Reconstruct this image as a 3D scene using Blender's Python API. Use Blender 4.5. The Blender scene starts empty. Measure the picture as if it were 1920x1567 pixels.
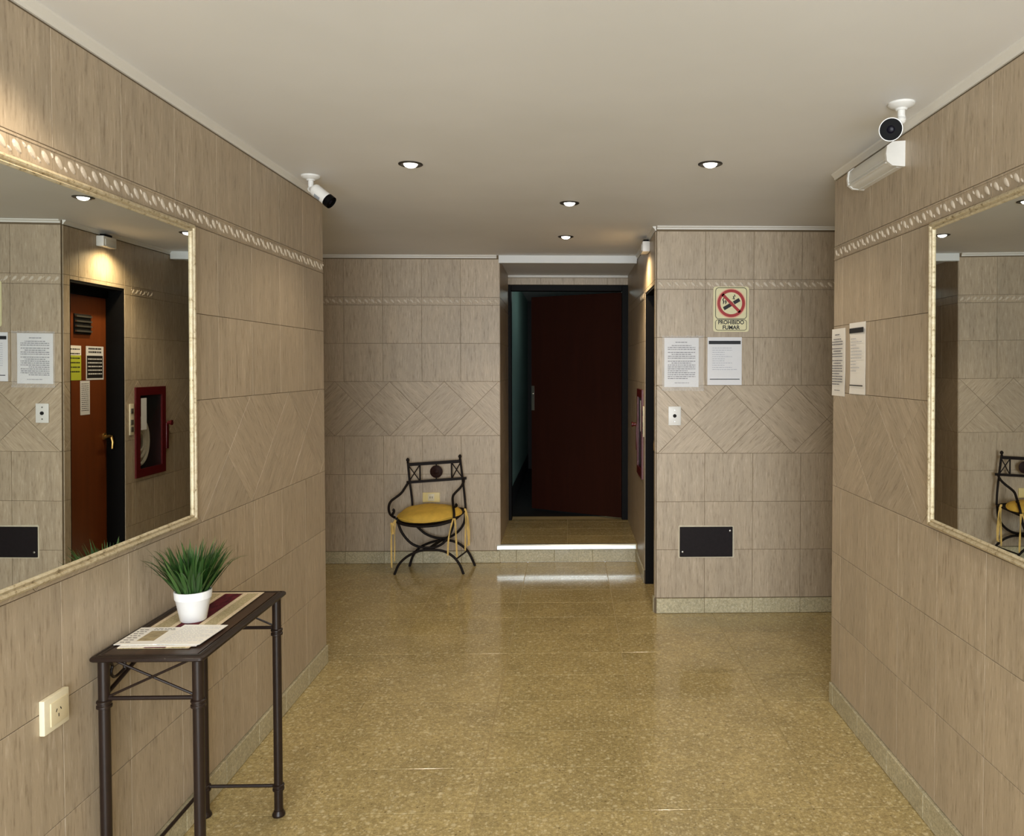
import bpy, bmesh, math, random
from mathutils import Matrix, Vector
random.seed(7)
R = math.radians
sc = bpy.context.scene
C = sc.collection

# ------------------------------------------------------------------ camera, world, light, exposure
cam_d = bpy.data.cameras.new('camera')
cam = bpy.data.objects.new('camera', cam_d); C.objects.link(cam)
F_PX, CX, CY, YAW, PITCH, ROLL, CAM_H = 1486.7, 1105.5, 729.1, 0.0252, 0.0280, 0.0005, 1.5431
cy_, sy_, cp_, sp_ = math.cos(YAW), math.sin(YAW), math.cos(PITCH), math.sin(PITCH)
right = Vector((cy_, -sy_, 0)); fwd = Vector((cp_*sy_, cp_*cy_, -sp_)); up = right.cross(fwd)
cam.matrix_world = Matrix(((right.x, up.x, -fwd.x, 0), (right.y, up.y, -fwd.y, 0), (right.z, up.z, -fwd.z, CAM_H), (0, 0, 0, 1)))
cam_d.sensor_fit = 'HORIZONTAL'; cam_d.sensor_width = 36
cam_d.lens = F_PX*36/1920
cam_d.shift_x = (960-CX)/1920; cam_d.shift_y = (CY-783.5)/1920
cam_d.clip_start = 0.02
sc.camera = cam
sc.view_settings.view_transform = 'Standard'; sc.view_settings.look = 'None'
sc.view_settings.gamma = 1; sc.view_settings.use_curve_mapping = False
sc.view_settings.exposure = 0.0

w = bpy.data.worlds.new('overcast_street'); sc.world = w; w.use_nodes = True
w.node_tree.nodes['Background'].inputs['Color'].default_value = (0.80, 0.90, 1.0, 1)
w.node_tree.nodes['Background'].inputs['Strength'].default_value = 2.0

def area(name, loc, rot, sx, sy, energy, col):
    d = bpy.data.lights.new(name, 'AREA'); d.shape = 'RECTANGLE'; d.size = sx; d.size_y = sy
    d.energy = energy; d.color = col
    o = bpy.data.objects.new(name, d); C.objects.link(o); o.location = loc; o.rotation_euler = rot
    return o
# daylight through the street entrance behind the camera
area('entrance_daylight', (0, -2.6, 1.25), (R(90), 0, 0), 2.5, 2.3, 240, (0.93, 0.97, 1.0))
CEIL = 2.412
LAMP_W = 11.0
LAMP_COL = (1.0, 0.85, 0.66)

# ------------------------------------------------------------------ materials
def mat(name, col, rough=0.5, metal=0.0, spec=0.5, emit=None, estr=0):
    m = bpy.data.materials.new(name); m.use_nodes = True
    b = m.node_tree.nodes['Principled BSDF']
    b.inputs['Base Color'].default_value = (*col, 1); b.inputs['Roughness'].default_value = rough
    b.inputs['Metallic'].default_value = metal; b.inputs['Specular IOR Level'].default_value = spec
    if emit: b.inputs['Emission Color'].default_value = (*emit, 1); b.inputs['Emission Strength'].default_value = estr
    return m
def lin(r, g, b):
    f = lambda c: ((c/255+0.055)/1.055)**2.4 if c > 10 else c/255/12.92
    return (f(r), f(g), f(b))
class NT:
    def __init__(s, m): s.t = m.node_tree; s.b = s.t.nodes['Principled BSDF']
    def n(s, typ, **kw):
        x = s.t.nodes.new(typ)
        for k, v in kw.items():
            if k.startswith('i_'): x.inputs[k[2:].replace('_', ' ')].default_value = v
            else: setattr(x, k, v)
        return x
    def l(s, a, b): s.t.links.new(a, b)
    def ramp(s, fac, stops):
        r = s.n('ShaderNodeValToRGB'); cr = r.color_ramp
        while len(cr.elements) > 1: cr.elements.remove(cr.elements[-1])
        cr.elements[0].position = stops[0][0]; cr.elements[0].color = (*stops[0][1], 1)
        for p, c in stops[1:]:
            e = cr.elements.new(p); e.color = (*c, 1)
        s.l(fac, r.inputs['Fac']); return r.outputs['Color']
    def objvec(s, scale, rnd=True):
        tc = s.n('ShaderNodeTexCoord'); v = tc.outputs['Object']
        if rnd:
            oi = s.n('ShaderNodeObjectInfo'); mu = s.n('ShaderNodeMath', operation='MULTIPLY'); mu.inputs[1].default_value = 37.0
            s.l(oi.outputs['Random'], mu.inputs[0])
            ad = s.n('ShaderNodeVectorMath', operation='ADD'); s.l(v, ad.inputs[0]); s.l(mu.outputs[0], ad.inputs[1]); v = ad.outputs[0]
        mp = s.n('ShaderNodeMapping'); mp.inputs['Scale'].default_value = scale; s.l(v, mp.inputs['Vector'])
        return mp.outputs['Vector']
    def noise(s, vec, scale, detail=3, rough=0.6):
        x = s.n('ShaderNodeTexNoise'); x.inputs['Scale'].default_value = scale; x.inputs['Detail'].default_value = detail
        x.inputs['Roughness'].default_value = rough; s.l(vec, x.inputs['Vector']); return x.outputs['Fac']
    def mix(s, fac, a, b, blend='MIX'):
        x = s.n('ShaderNodeMix', data_type='RGBA', blend_type=blend)
        if isinstance(fac, (int, float)): x.inputs[0].default_value = fac
        else: s.l(fac, x.inputs[0])
        for i, v in ((6, a), (7, b)):
            if isinstance(v, tuple): x.inputs[i].default_value = (*v, 1)
            else: s.l(v, x.inputs[i])
        return x.outputs[2]
    def bump(s, h, strength, dist=0.002):
        x = s.n('ShaderNodeBump'); x.inputs['Strength'].default_value = strength; x.inputs['Distance'].default_value = dist
        s.l(h, x.inputs['Height']); s.l(x.outputs[0], s.b.inputs['Normal'])

def make_tile_mat(name, light, mid, dark):
    m = mat(name, mid, 0.42); t = NT(m)
    v = t.objvec((1, 1, 0.11)); f = t.noise(v, 125, 4, 0.65)
    v2 = t.objvec((1, 1, 0.10)); g = t.noise(v2, 26, 2, 0.5)
    c = t.ramp(f, [(0.30, dark), (0.46, mid), (0.56, mid), (0.72, light)])
    c2 = t.ramp(g, [(0.35, (0.93, 0.925, 0.92)), (0.65, (1.05, 1.045, 1.04))])
    c = t.mix(1.0, c, c2, 'MULTIPLY')
    oi = t.n('ShaderNodeObjectInfo'); c3 = t.ramp(oi.outputs['Random'], [(0, (0.95, 0.95, 0.95)), (1, (1.04, 1.035, 1.03))])
    c = t.mix(1.0, c, c3, 'MULTIPLY')
    t.l(c, t.b.inputs['Base Color']); t.bump(f, 0.10, 0.0012)
    return m
M = {}
M['tile'] = make_tile_mat('combed_beige_tile', lin(203, 188, 166), lin(181, 164.5, 141), lin(151, 134.5, 112))
M['grout'] = mat('brown_grout', lin(118, 104, 84), 0.95, 0, 0.1)
M['leaf'] = mat('worn_relief', lin(210, 197, 178), 0.5)
M['crown'] = mat('crown_paint', lin(228, 225, 217), 0.5)

def make_terrazzo(name, base, chips, dark, rough, scale=1.0):
    m = mat(name, base, rough); t = NT(m)
    v = t.objvec((1, 1, 1))
    bl = t.noise(v, 3.0, 2, 0.5)
    base_c = t.ramp(bl, [(0.35, tuple(x*0.90 for x in base)), (0.65, tuple(x*1.08 for x in base))])
    fine = t.noise(v, 160*scale, 3, 0.7)
    c = t.mix(1.0, base_c, t.ramp(fine, [(0.3, (0.72, 0.70, 0.66)), (0.7, (1.22, 1.2, 1.16))]), 'MULTIPLY')
    mid_ = t.noise(v, 62*scale, 2, 0.6)
    c = t.mix(1.0, c, t.ramp(mid_, [(0.34, (0.80, 0.79, 0.76)), (0.66, (1.16, 1.16, 1.15))]), 'MULTIPLY')
    wv = t.n('ShaderNodeVectorMath', operation='MULTIPLY_ADD'); t.l(t.n('ShaderNodeTexNoise', i_Scale=70*scale).outputs['Color'], wv.inputs[0])
    wv.inputs[1].default_value = (0.012/scale,)*3; t.l(v, wv.inputs[2])
    for sc_, cut, fr, amt, colr in ((75, 0.74, 0.50, 0.55, chips), (38, 0.86, 0.45, 0.50, chips), (120, 0.70, 0.5, 0.35, chips), (60, 0.80, 0.45, 0.35, tuple(x*0.62 for x in base)), (85, 0.975, 0.42, 0.8, dark)):
        vo = t.n('ShaderNodeTexVoronoi', i_Scale=sc_*scale, i_Randomness=1.0); t.l(wv.outputs[0], vo.inputs['Vector'])
        sep = t.n('ShaderNodeSeparateColor'); t.l(vo.outputs['Color'], sep.inputs[0])
        e1 = t.ramp(vo.outputs['Distance'], [(fr*0.55, (1, 1, 1)), (fr, (0, 0, 0))]); i1 = t.ramp(sep.outputs[0], [(cut-0.02, (0, 0, 0)), (min(cut+0.06, 1), (amt,)*3)])
        c = t.mix(t.mix(1.0, e1, i1, 'MULTIPLY'), c, colr)
    t.l(c, t.b.inputs['Base Color'])
    t.l(t.ramp(bl, [(0.3, (rough*0.8,)*3), (0.7, (rough*1.25,)*3)]), t.b.inputs['Roughness'])
    return m
M['terrazzo'] = make_terrazzo('polished_terrazzo', lin(182, 164, 116), lin(232, 218, 176), lin(80, 62, 36), 0.13)
M['floor_joint'] = mat('floor_joint', lin(196, 176, 128), 0.5)
M['skirting'] = make_terrazzo('pale_granite_skirting', lin(188, 180, 152), lin(212, 206, 184), lin(120, 112, 92), 0.35, 1.3)

m = mat('ceiling_paint', lin(226, 220, 208), 0.62); t = NT(m)
v = t.objvec((1, 1, 1), False); f = t.noise(v, 1.3, 3, 0.6)
t.l(t.ramp(f, [(0.3, lin(229, 229, 228)), (0.7, lin(236, 236, 236))]), t.b.inputs['Base Color']); M['ceiling'] = m
M['beam'] = mat('white_beam_paint', lin(226, 228, 226), 0.5)

m = mat('antique_silver_frame', lin(205, 190, 155), 0.55, 0.25); t = NT(m)
v = t.objvec((1, 1, 1)); f = t.noise(v, 60, 5, 0.75)
t.l(t.ramp(f, [(0.33, lin(128, 110, 78)), (0.43, lin(196, 180, 146)), (0.7, lin(222, 212, 186))]), t.b.inputs['Base Color'])
t.bump(f, 0.3, 0.001); M['mframe'] = m
M['mirror'] = mat('mirror_glass', (0.83, 0.86, 0.83), 0.0, 1.0)

def grainy(name, col, rough, metal=0.0, amt=0.2, scale=40, stretch=(1, 1, 1), spec=0.5):
    m = mat(name, col, rough, metal, spec); t = NT(m)
    f = t.noise(t.objvec(stretch), scale, 4, 0.6)
    t.l(t.ramp(f, [(0.3, tuple(x*(1-amt) for x in col)), (0.7, tuple(min(1, x*(1+amt)) for x in col))]), t.b.inputs['Base Color'])
    return m
M['table_metal'] = grainy('brown_black_enamel', lin(36, 25, 20), 0.36, 0.0, 0.15, spec=0.35)
M['table_top'] = grainy('dark_brown_tabletop', lin(58, 40, 30), 0.35, 0.0, 0.25, 30, (1, 0.1, 1), spec=0.3)
M['iron'] = grainy('wrought_iron', lin(24, 17, 14), 0.6, 0.0, 0.2, spec=0.2)
M['white_pot'] = grainy('white_ceramic', lin(238, 238, 236), 0.35, 0, 0.02)
M['soil'] = grainy('dark_moss', lin(32, 38, 20), 0.9, 0, 0.4, 150)
m = mat('grass_green', lin(52, 92, 40), 0.45); t = NT(m)
oi = t.n('ShaderNodeObjectInfo'); tc = t.n('ShaderNodeTexCoord'); sx = t.n('ShaderNodeSeparateXYZ'); t.l(tc.outputs['Generated'], sx.inputs[0])
c = t.ramp(oi.outputs['Random'], [(0, lin(24, 54, 18)), (0.5, lin(42, 80, 28)), (0.85, lin(64, 98, 44)), (1, lin(94, 118, 66))])
c = t.mix(1.0, c, t.ramp(sx.outputs[2], [(0.0, (0.75, 0.8, 0.75)), (0.8, (1, 1, 1)), (1.0, (1.05, 0.95, 0.7))]), 'MULTIPLY')
t.l(c, t.b.inputs['Base Color']); M['grass'] = m
def weave(name, a, b, scale):
    m = mat(name, a, 0.9, 0, 0.2); t = NT(m)
    v = t.objvec((1, 0.35, 1)); f = t.noise(v, scale, 3, 0.7)
    t.l(t.ramp(f, [(0.35, b), (0.65, a)]), t.b.inputs['Base Color']); t.bump(f, 0.4, 0.001); return m
M['runner'] = weave('beige_runner', lin(196, 182, 146), lin(158, 144, 108), 260)
M['runner_edge'] = weave('cream_runner_edge', lin(226, 208, 180), lin(204, 186, 154), 260)
M['maroon'] = weave('maroon_stripe', lin(104, 34, 44), lin(66, 18, 28), 60)
M['paper'] = grainy('white_paper', lin(232, 232, 234), 0.7, 0, 0.015, 15)
M['cream_paper'] = grainy('cream_paper', lin(244, 240, 232), 0.7, 0, 0.02, 15)
M['ink'] = mat('black_ink', lin(26, 26, 30), 0.6)
M['grey_ink'] = mat('grey_print', lin(96, 96, 108), 0.7)
M['pale_ink'] = mat('pale_grey_print', lin(176, 178, 188), 0.7)
M['photo_print'] = grainy('brown_print', lin(168, 152, 118), 0.6, 0, 0.3, 60)
m = mat('clear_sleeve', (1, 1, 1), 0.4); b = m.node_tree.nodes['Principled BSDF']; b.inputs['Alpha'].default_value = 0.10; M['sleeve'] = m
M['white_plastic'] = grainy('white_plastic', lin(228, 227, 222), 0.35, 0, 0.02)
M['cream_plastic'] = grainy('cream_plastic', lin(232, 222, 192), 0.4, 0, 0.03)
M['yellowed'] = grainy('yellowed_plastic', lin(232, 210, 142), 0.45, 0, 0.03)
M['beige_module'] = mat('beige_socket_module', lin(222, 208, 172), 0.4)
M['black_plastic'] = mat('black_gloss', lin(8, 8, 9), 0.5, 0, 0.08)
M['hole'] = mat('dark_hole', lin(12, 11, 10), 0.8)
M['diffuser'] = mat('emergency_diffuser', lin(214, 212, 204), 0.3)
M['lens_glass'] = mat('camera_lens', lin(14, 13, 26), 0.3, 0, 0.15)
M['logo_grey'] = mat('grey_mark', lin(150, 156, 162), 0.5)
M['trim_dark'] = mat('dark_downlight_trim', lin(58, 54, 48), 0.4, 0.4)
M['lamp_on'] = mat('lit_lamp', (1, 1, 1), 0.4, emit=(1.0, 0.96, 0.84), estr=7)
M['sign_glow'] = grainy('photoluminescent_cream', lin(228, 220, 176), 0.45, 0, 0.04, 20)
M['sign_dark'] = mat('sign_dark_green', lin(58, 58, 30), 0.5)
M['sign_red'] = mat('sign_red', lin(168, 28, 26), 0.45)
M['sign_pink'] = mat('sign_faded_red_halo', lin(232, 176, 146), 0.5)
M['black_iron'] = grainy('dark_painted_plate', lin(26, 20, 22), 0.6, 0.0, 0.25, 50, spec=0.2)
M['plaster'] = grainy('pale_plaster_edge', lin(206, 196, 172), 0.85, 0, 0.08, 60)
M['screw'] = mat('screw_steel', lin(170, 168, 160), 0.35, 0.9)
M['yellow'] = grainy('mustard_cushion', lin(208, 168, 66), 0.75, 0, 0.14, 14)
M['ribbon'] = grainy('yellow_ribbon', lin(214, 180, 104), 0.8, 0, 0.12, 30)
M['medal'] = grainy('dark_rosette', lin(40, 20, 15), 0.6, 0.0, 0.3, 60, spec=0.2)
M['black_frame'] = grainy('black_steel_frame', lin(14, 13, 13), 0.55, 0.0, 0.15, spec=0.12)
M['wood'] = grainy('varnished_brown_wood', lin(116, 58, 24), 0.35, 0, 0.14, 22, (1, 1, 0.08))
M['shaded_wood'] = grainy('shaded_brown_wood', lin(46, 18, 9), 0.5, 0, 0.14, 22, (1, 1, 0.08), spec=0.2)  # same brown wood as the lift door, niche shade put into its colour
M['aluminium'] = grainy('bright_aluminium', lin(226, 232, 230), 0.28, 0.85, 0.1, 30, (0.2, 1, 1))
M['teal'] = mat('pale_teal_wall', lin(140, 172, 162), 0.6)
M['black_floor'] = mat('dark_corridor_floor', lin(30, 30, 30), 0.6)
M['red'] = grainy('fire_red_enamel', lin(90, 12, 16), 0.35, 0, 0.08)
M['dark_red'] = mat('cabinet_inside_red', lin(50, 8, 12), 0.5)
m = mat('cabinet_glass', (0.05, 0.06, 0.06), 0.02); m.node_tree.nodes['Principled BSDF'].inputs['Alpha'].default_value = 0.10; M['glass'] = m
M['hose'] = grainy('white_canvas_hose', lin(214, 206, 188), 0.8, 0, 0.08, 80)
M['brass'] = mat('brass_lever', lin(196, 158, 92), 0.3, 0.9)
M['steel'] = mat('satin_steel', lin(186, 180, 168), 0.3, 0.9)
M['lime'] = mat('lime_notice', lin(196, 206, 62), 0.6)
M['black_notice'] = mat('black_notice', lin(34, 32, 32), 0.5)
M['button'] = mat('call_button', lin(88, 84, 72), 0.4)

# ------------------------------------------------------------------ mesh helpers
class MB:
    def __init__(s): s.v = []; s.f = []; s.mi = []
    def add(s, vs, fs, mi=0):
        o = len(s.v); s.v += [tuple(x) for x in vs]; s.f += [tuple(i+o for i in f) for f in fs]; s.mi += [mi]*len(fs)
    def box(s, x0, x1, y0, y1, z0, z1, mi=0, b=0.0, T=None):
        if b <= 0:
            vs = [(x, y, z) for x in (x0, x1) for y in (y0, y1) for z in (z0, z1)]
            fs = [(0, 1, 3, 2), (4, 6, 7, 5), (0, 4, 5, 1), (2, 3, 7, 6), (0, 2, 6, 4), (1, 5, 7, 3)]
        else:
            bm = bmesh.new(); bmesh.ops.create_cube(bm, size=1)
            for q in bm.verts:
                q.co = Vector((x0 if q.co.x < 0 else x1, y0 if q.co.y < 0 else y1, z0 if q.co.z < 0 else z1))
            bmesh.ops.bevel(bm, geom=bm.edges[:], offset=b, segments=2, profile=0.6, affect='EDGES')
            bm.verts.index_update(); vs = [q.co.copy() for q in bm.verts]; fs = [[q.index for q in f.verts] for f in bm.faces]; bm.free()
        if T is not None: vs = [T @ Vector(q) for q in vs]
        s.add(vs, fs, mi)
    def tube(s, pts, r, n=10, mi=0, cap=True, smooth=0):
        P = [Vector(p) for p in pts]
        for _ in range(smooth):
            Q = [P[0]]
            for a, b in zip(P, P[1:]): Q += [a*0.75+b*0.25, a*0.25+b*0.75]
            P = Q + [P[-1]]
        rs = r if isinstance(r, (list, tuple)) else [r]*len(P)
        if len(rs) != len(P): rs = [rs[min(len(rs)-1, int(i*(len(rs)-1)/(len(P)-1)+0.5))] for i in range(len(P))]
        vs = []; prev = None
        for i, p in enumerate(P):
            d = (P[min(i+1, len(P)-1)]-P[max(i-1, 0)]).normalized()
            if prev is None:
                a = Vector((0, 0, 1)) if abs(d.z) < 0.9 else Vector((1, 0, 0)); u = d.cross(a).normalized()
            else: u = (prev - d*prev.dot(d)).normalized()
            prev = u; q = d.cross(u)
            vs += [p+(u*math.cos(2*math.pi*k/n)+q*math.sin(2*math.pi*k/n))*rs[i] for k in range(n)]
        fs = [(i*n+k, i*n+(k+1) % n, (i+1)*n+(k+1) % n, (i+1)*n+k) for i in range(len(P)-1) for k in range(n)]
        if cap: fs += [tuple(range(n-1, -1, -1)), tuple((len(P)-1)*n+k for k in range(n))]
        s.add(vs, fs, mi)
    def lathe(s, prof, n=24, mi=0, T=None, capa=True, capb=True):
        vs = [Vector((r*math.cos(2*math.pi*k/n), r*math.sin(2*math.pi*k/n), z)) for r, z in prof for k in range(n)]
        fs = [(i*n+k, i*n+(k+1) % n, (i+1)*n+(k+1) % n, (i+1)*n+k) for i in range(len(prof)-1) for k in range(n)]
        if capa: fs.append(tuple(range(n-1, -1, -1)))
        if capb: fs.append(tuple((len(prof)-1)*n+k for k in range(n)))
        if T is not None: vs = [T @ q for q in vs]
        s.add(vs, fs, mi)
    def prism(s, poly, y0, y1, mi=0):           # polygon in x,z extruded along y
        n = len(poly); vs = [(x, y0, z) for x, z in poly]+[(x, y1, z) for x, z in poly]
        fs = [tuple(range(n)), tuple(range(2*n-1, n-1, -1))]+[(i, n+i, n+(i+1) % n, (i+1) % n) for i in range(n)]
        s.add(vs, fs, mi)
    def mesh(s, name, mats, smooth=False):
        me = bpy.data.meshes.new(name); me.from_pydata(s.v, [], s.f)
        for m_ in (mats if isinstance(mats, (list, tuple)) else [mats]): me.materials.append(m_)
        if any(s.mi): me.polygons.foreach_set('material_index', s.mi)
        bm = bmesh.new(); bm.from_mesh(me); bmesh.ops.recalc_face_normals(bm, faces=bm.faces[:]); bm.to_mesh(me); bm.free()
        if smooth:
            me.polygons.foreach_set('use_smooth', [True]*len(me.polygons))
            try: me.set_sharp_from_angle(angle=R(42))
            except Exception: pass
        me.update(); return me
    def build(s, name, mats, parent=None, smooth=True, T=None):
        return link(name, s.mesh(name, mats, smooth), parent, T)
def link(name, me, parent=None, T=None):
    o = bpy.data.objects.new(name, me); C.objects.link(o)
    if parent: o.parent = parent
    if T is not None: o.matrix_local = T
    return o
def tag(o, label=None, cat=None, group=None, kind=None):
    if label: o['label'] = label
    if cat: o['category'] = cat
    if group: o['group'] = group
    if kind: o['kind'] = kind
    return o
def thing(name, label, cat, T, group=None):
    o = bpy.data.objects.new(name, None); C.objects.link(o); o.empty_display_size = 0.05
    o.matrix_world = T; return tag(o, label, cat, group)
def struct(o, label=None): return tag(o, label, None, None, 'structure')
def TR(x, y, z): return Matrix.Translation((x, y, z))
def frame(x, y, ux, uy, z=0):                  # local x along the wall, -y out of the wall, z up
    l = math.hypot(ux, uy); ux /= l; uy /= l
    return Matrix(((ux, -uy, 0, x), (uy, ux, 0, y), (0, 0, 1, z), (0, 0, 0, 1)))
def at(T, u, z, out=0.0): return T @ TR(u, -out, z)

def clip(poly, a, b, c):                        # keep a*x+b*z <= c
    out = []
    for i in range(len(poly)):
        p, q = poly[i], poly[(i+1) % len(poly)]
        dp, dq = a*p[0]+b*p[1]-c, a*q[0]+b*q[1]-c
        if dp <= 1e-9: out.append(p)
        if (dp < -1e-9 and dq > 1e-9) or (dp > 1e-9 and dq < -1e-9):
            k = dp/(dp-dq); out.append((p[0]+(q[0]-p[0])*k, p[1]+(q[1]-p[1])*k))
    r = []
    for p in out:
        if not r or math.hypot(p[0]-r[-1][0], p[1]-r[-1][1]) > 1e-6: r.append(p)
    if len(r) > 1 and math.hypot(r[0][0]-r[-1][0], r[0][1]-r[-1][1]) < 1e-6: r.pop()
    return r
def area2(p): return sum(p[i][0]*p[(i+1) % len(p)][1]-p[(i+1) % len(p)][0]*p[i][1] for i in range(len(p)))/2 if len(p) > 2 else 0
def minus(poly, rc):
    u0, u1, z0, z1 = rc
    ps = [clip(poly, 1, 0, u0), clip(poly, -1, 0, -u1)]
    mid = clip(clip(poly, -1, 0, -u0), 1, 0, u1)
    if len(mid) > 2: ps += [clip(mid, 0, 1, z0), clip(mid, 0, -1, -z1)]
    return [p for p in ps if abs(area2(p)) > 2e-4]
def inset(poly, d):
    n = len(poly); out = []
    for i in range(n):
        p0, p1, p2 = Vector(poly[i-1]), Vector(poly[i]), Vector(poly[(i+1) % n])
        e1 = (p1-p0).normalized(); e2 = (p2-p1).normalized()
        n1 = Vector((-e1.y, e1.x)); n2 = Vector((-e2.y, e2.x))
        k = 1+n1.dot(n2); mv = (n1+n2)/max(k, 0.25)
        out.append(tuple(p1+mv*d))
    return out
tile_cache = {}
def tile_mesh(poly, thick, bev, matkey, joint=0.0009):
    if area2(poly) < 0: poly = poly[::-1]
    poly = inset(poly, joint)
    key = (tuple((round(a, 4), round(b, 4)) for a, b in poly), thick, matkey)
    if key in tile_cache: return tile_cache[key]
    n = len(poly); top = inset(poly, bev)
    vs = [(x, 0, z) for x, z in poly]+[(x, -(thick-bev), z) for x, z in poly]+[(x, -thick, z) for x, z in top]
    fs = [tuple(range(2*n, 3*n))]
    for k in (0, n): fs += [(k+i, k+(i+1) % n, k+n+(i+1) % n, k+n+i) for i in range(n)]
    b = MB(); b.add(vs, fs); me = b.mesh('tile', M[matkey]); tile_cache[key] = me; return me
def put_tile(poly, parent, matkey='tile', rot=0.0, thick=0.004, bev=0.0008, name='tile', pre=Matrix()):
    if len(poly) < 3 or abs(area2(poly)) < 4e-4: return
    xs = [p[0] for p in poly]; zs = [p[1] for p in poly]
    cx, cz = (min(xs)+max(xs))/2, (min(zs)+max(zs))/2
    ca, sa = math.cos(rot), math.sin(rot)
    loc = [((x-cx)*ca-(z-cz)*sa, (x-cx)*sa+(z-cz)*ca) for x, z in poly]   # into the rotated tile's own axes
    me = tile_mesh(loc, thick, bev, matkey)
    return link(name, me, parent, pre @ TR(cx, 0, cz) @ Matrix.Rotation(rot, 4, 'Y'))
ROWS = [(0.097, 0.399), (0.399, 0.701), (0.701, 1.003), (1.428, 1.7255), (1.7255, 2.023), (2.085, 2.381)]
BAND = (1.003, 1.428); LIST = (2.023, 2.085); PITCH_T = 0.302; DIAG = 0.425
border_meshes = {}
def border_mesh(length, lean):
    key = (round(length, 3), lean)
    if key in border_meshes: return border_meshes[key]
    b = MB(); h = LIST[1]-LIST[0]; j = 0.001; L = length
    b.box(j, L-j, -0.004, 0, j, h-j, b=0.0)
    for z in (0.006, h-0.006): b.box(j, L-j, -0.0065, -0.004, z-0.002, z+0.002)
    k = max(1, round(L/0.0503)); st = L/k
    for i in range(k):
        cx = (i+0.5)*st; a = R(46)*lean
        vs = []; n = 10
        for rr, y in ((1.0, -0.004), (0.72, -0.0070), (0.3, -0.0082)):
            for q in range(n):
                t_ = 2*math.pi*q/n; x = 0.020*rr*math.cos(t_); z = 0.0072*rr*math.sin(t_)*(1.25-0.35*math.cos(t_))
                vs.append((cx+x*math.cos(a)-z*math.sin(a), y, h/2+x*math.sin(a)+z*math.cos(a)))
        fs = [(r*n+q, r*n+(q+1) % n, (r+1)*n+(q+1) % n, (r+1)*n+q) for r in range(2) for q in range(n)]+[tuple(2*n+q for q in range(n))]
        b.add(vs, fs, 1)
        cx2 = cx+st*0.5; vs = []
        for rr, y in ((1.0, -0.004), (0.5, -0.007)):
            for q in range(6):
                t_ = 2*math.pi*q/6; x = 0.010*rr*math.cos(t_); z = 0.004*rr*math.sin(t_)
                vs.append((min(max(cx2+x*math.cos(a)-z*math.sin(a), j), L-j), y, h/2-0.012*lean*0+0.011*(1 if i % 2 else -1)+x*math.sin(a)+z*math.cos(a)))
        b.add(vs, [(q, (q+1) % 6, 6+(q+1) % 6, 6+q) for q in range(6)]+[tuple(range(6, 12))], 1)
    me = b.mesh('border_tile', [M['tile'], M['leaf']], False); border_meshes[key] = me; return me
def wall(name, T, length, label, openings=(), j0=0.0, d0=0.0, tile_from=0.0, tile_to=None, thick=0.16, lean=1, zbot=-0.02, ztop=CEIL+0.02, z_min=0.0, rows=True, border_from=0.0):
    polys = [[(0, zbot), (length, zbot), (length, ztop), (0, ztop)]]
    for rc in openings: polys = [q for p in polys for q in minus(p, rc)]
    b = MB()
    for p in polys: b.prism(p, 0.0, thick)
    root = struct(b.build(name, M['grout'], None, False, T), label)
    if not rows: return root
    t1 = length if tile_to is None else tile_to
    def cells(poly, rot=0.0):
        ps = [clip(clip(clip(poly, -1, 0, -tile_from), 1, 0, t1), 0, -1, -z_min)]
        for rc in openings: ps = [q for p in ps if len(p) > 2 for q in minus(p, rc)]
        for p in ps: put_tile(p, root, 'tile', rot)
    k0 = math.floor((tile_from-j0)/PITCH_T); k1 = math.ceil((t1-j0)/PITCH_T)
    for k in range(k0, k1+1):
        u = j0+k*PITCH_T
        for z0, z1 in ROWS: cells([(u, z0), (u+PITCH_T, z0), (u+PITCH_T, z1), (u, z1)])
        a, e = max(u, tile_from), min(u+PITCH_T, t1)
        if e-a > 0.04 and a >= border_from-0.02 and all(not (a < rc[1] and e > rc[0] and rc[3] > LIST[0]) for rc in openings):
            link('border_tile', border_mesh(e-a, lean), root, TR(a, 0, LIST[0]))
        else: cells([(u, LIST[0]), (u+PITCH_T, LIST[0]), (u+PITCH_T, LIST[1]), (u, LIST[1])])
    zb, zt = BAND; zm = (zb+zt)/2; hd = DIAG/2
    k0 = math.floor((tile_from-d0)/DIAG)-1; k1 = math.ceil((t1-d0)/DIAG)+1
    for k in range(k0, k1+1):
        c = d0+k*DIAG
        cells([(c, zb), (c+hd, zm), (c, zt), (c-hd, zm)], R(45) if k % 2 else R(-45))
        cells([(c, zt), (c+hd, zm), (c+DIAG, zt)], R(-45)); cells([(c, zb), (c+DIAG, zb), (c+hd, zm)], R(45))
    return root
def baseboard(name, T, length, label, h=0.095, j0=0.0, frm=0.0, skip=()):
    segs = [(frm, length)]
    for a, b_ in skip: segs = [q for s0, s1 in segs for q in ((s0, min(s1, a)), (max(s0, b_), s1)) if q[1]-q[0] > 0.01]
    b = MB()
    for s0, s1 in segs: b.box(s0, s1, -0.010, 0.0, 0.0, h-0.002)
    root = struct(b.build(name, M['grout'], None, False, T), label)
    k0 = math.floor((frm-j0)/PITCH_T)
    for k in range(k0, math.ceil((length-j0)/PITCH_T)+1):
        u = j0+k*PITCH_T
        for s0, s1 in segs:
            p = clip(clip([(u, 0.001), (u+PITCH_T, 0.001), (u+PITCH_T, h), (u, h)], -1, 0, -s0), 1, 0, s1)
            put_tile(p, root, 'skirting', 0, 0.0135, 0.002)
    return root
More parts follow.
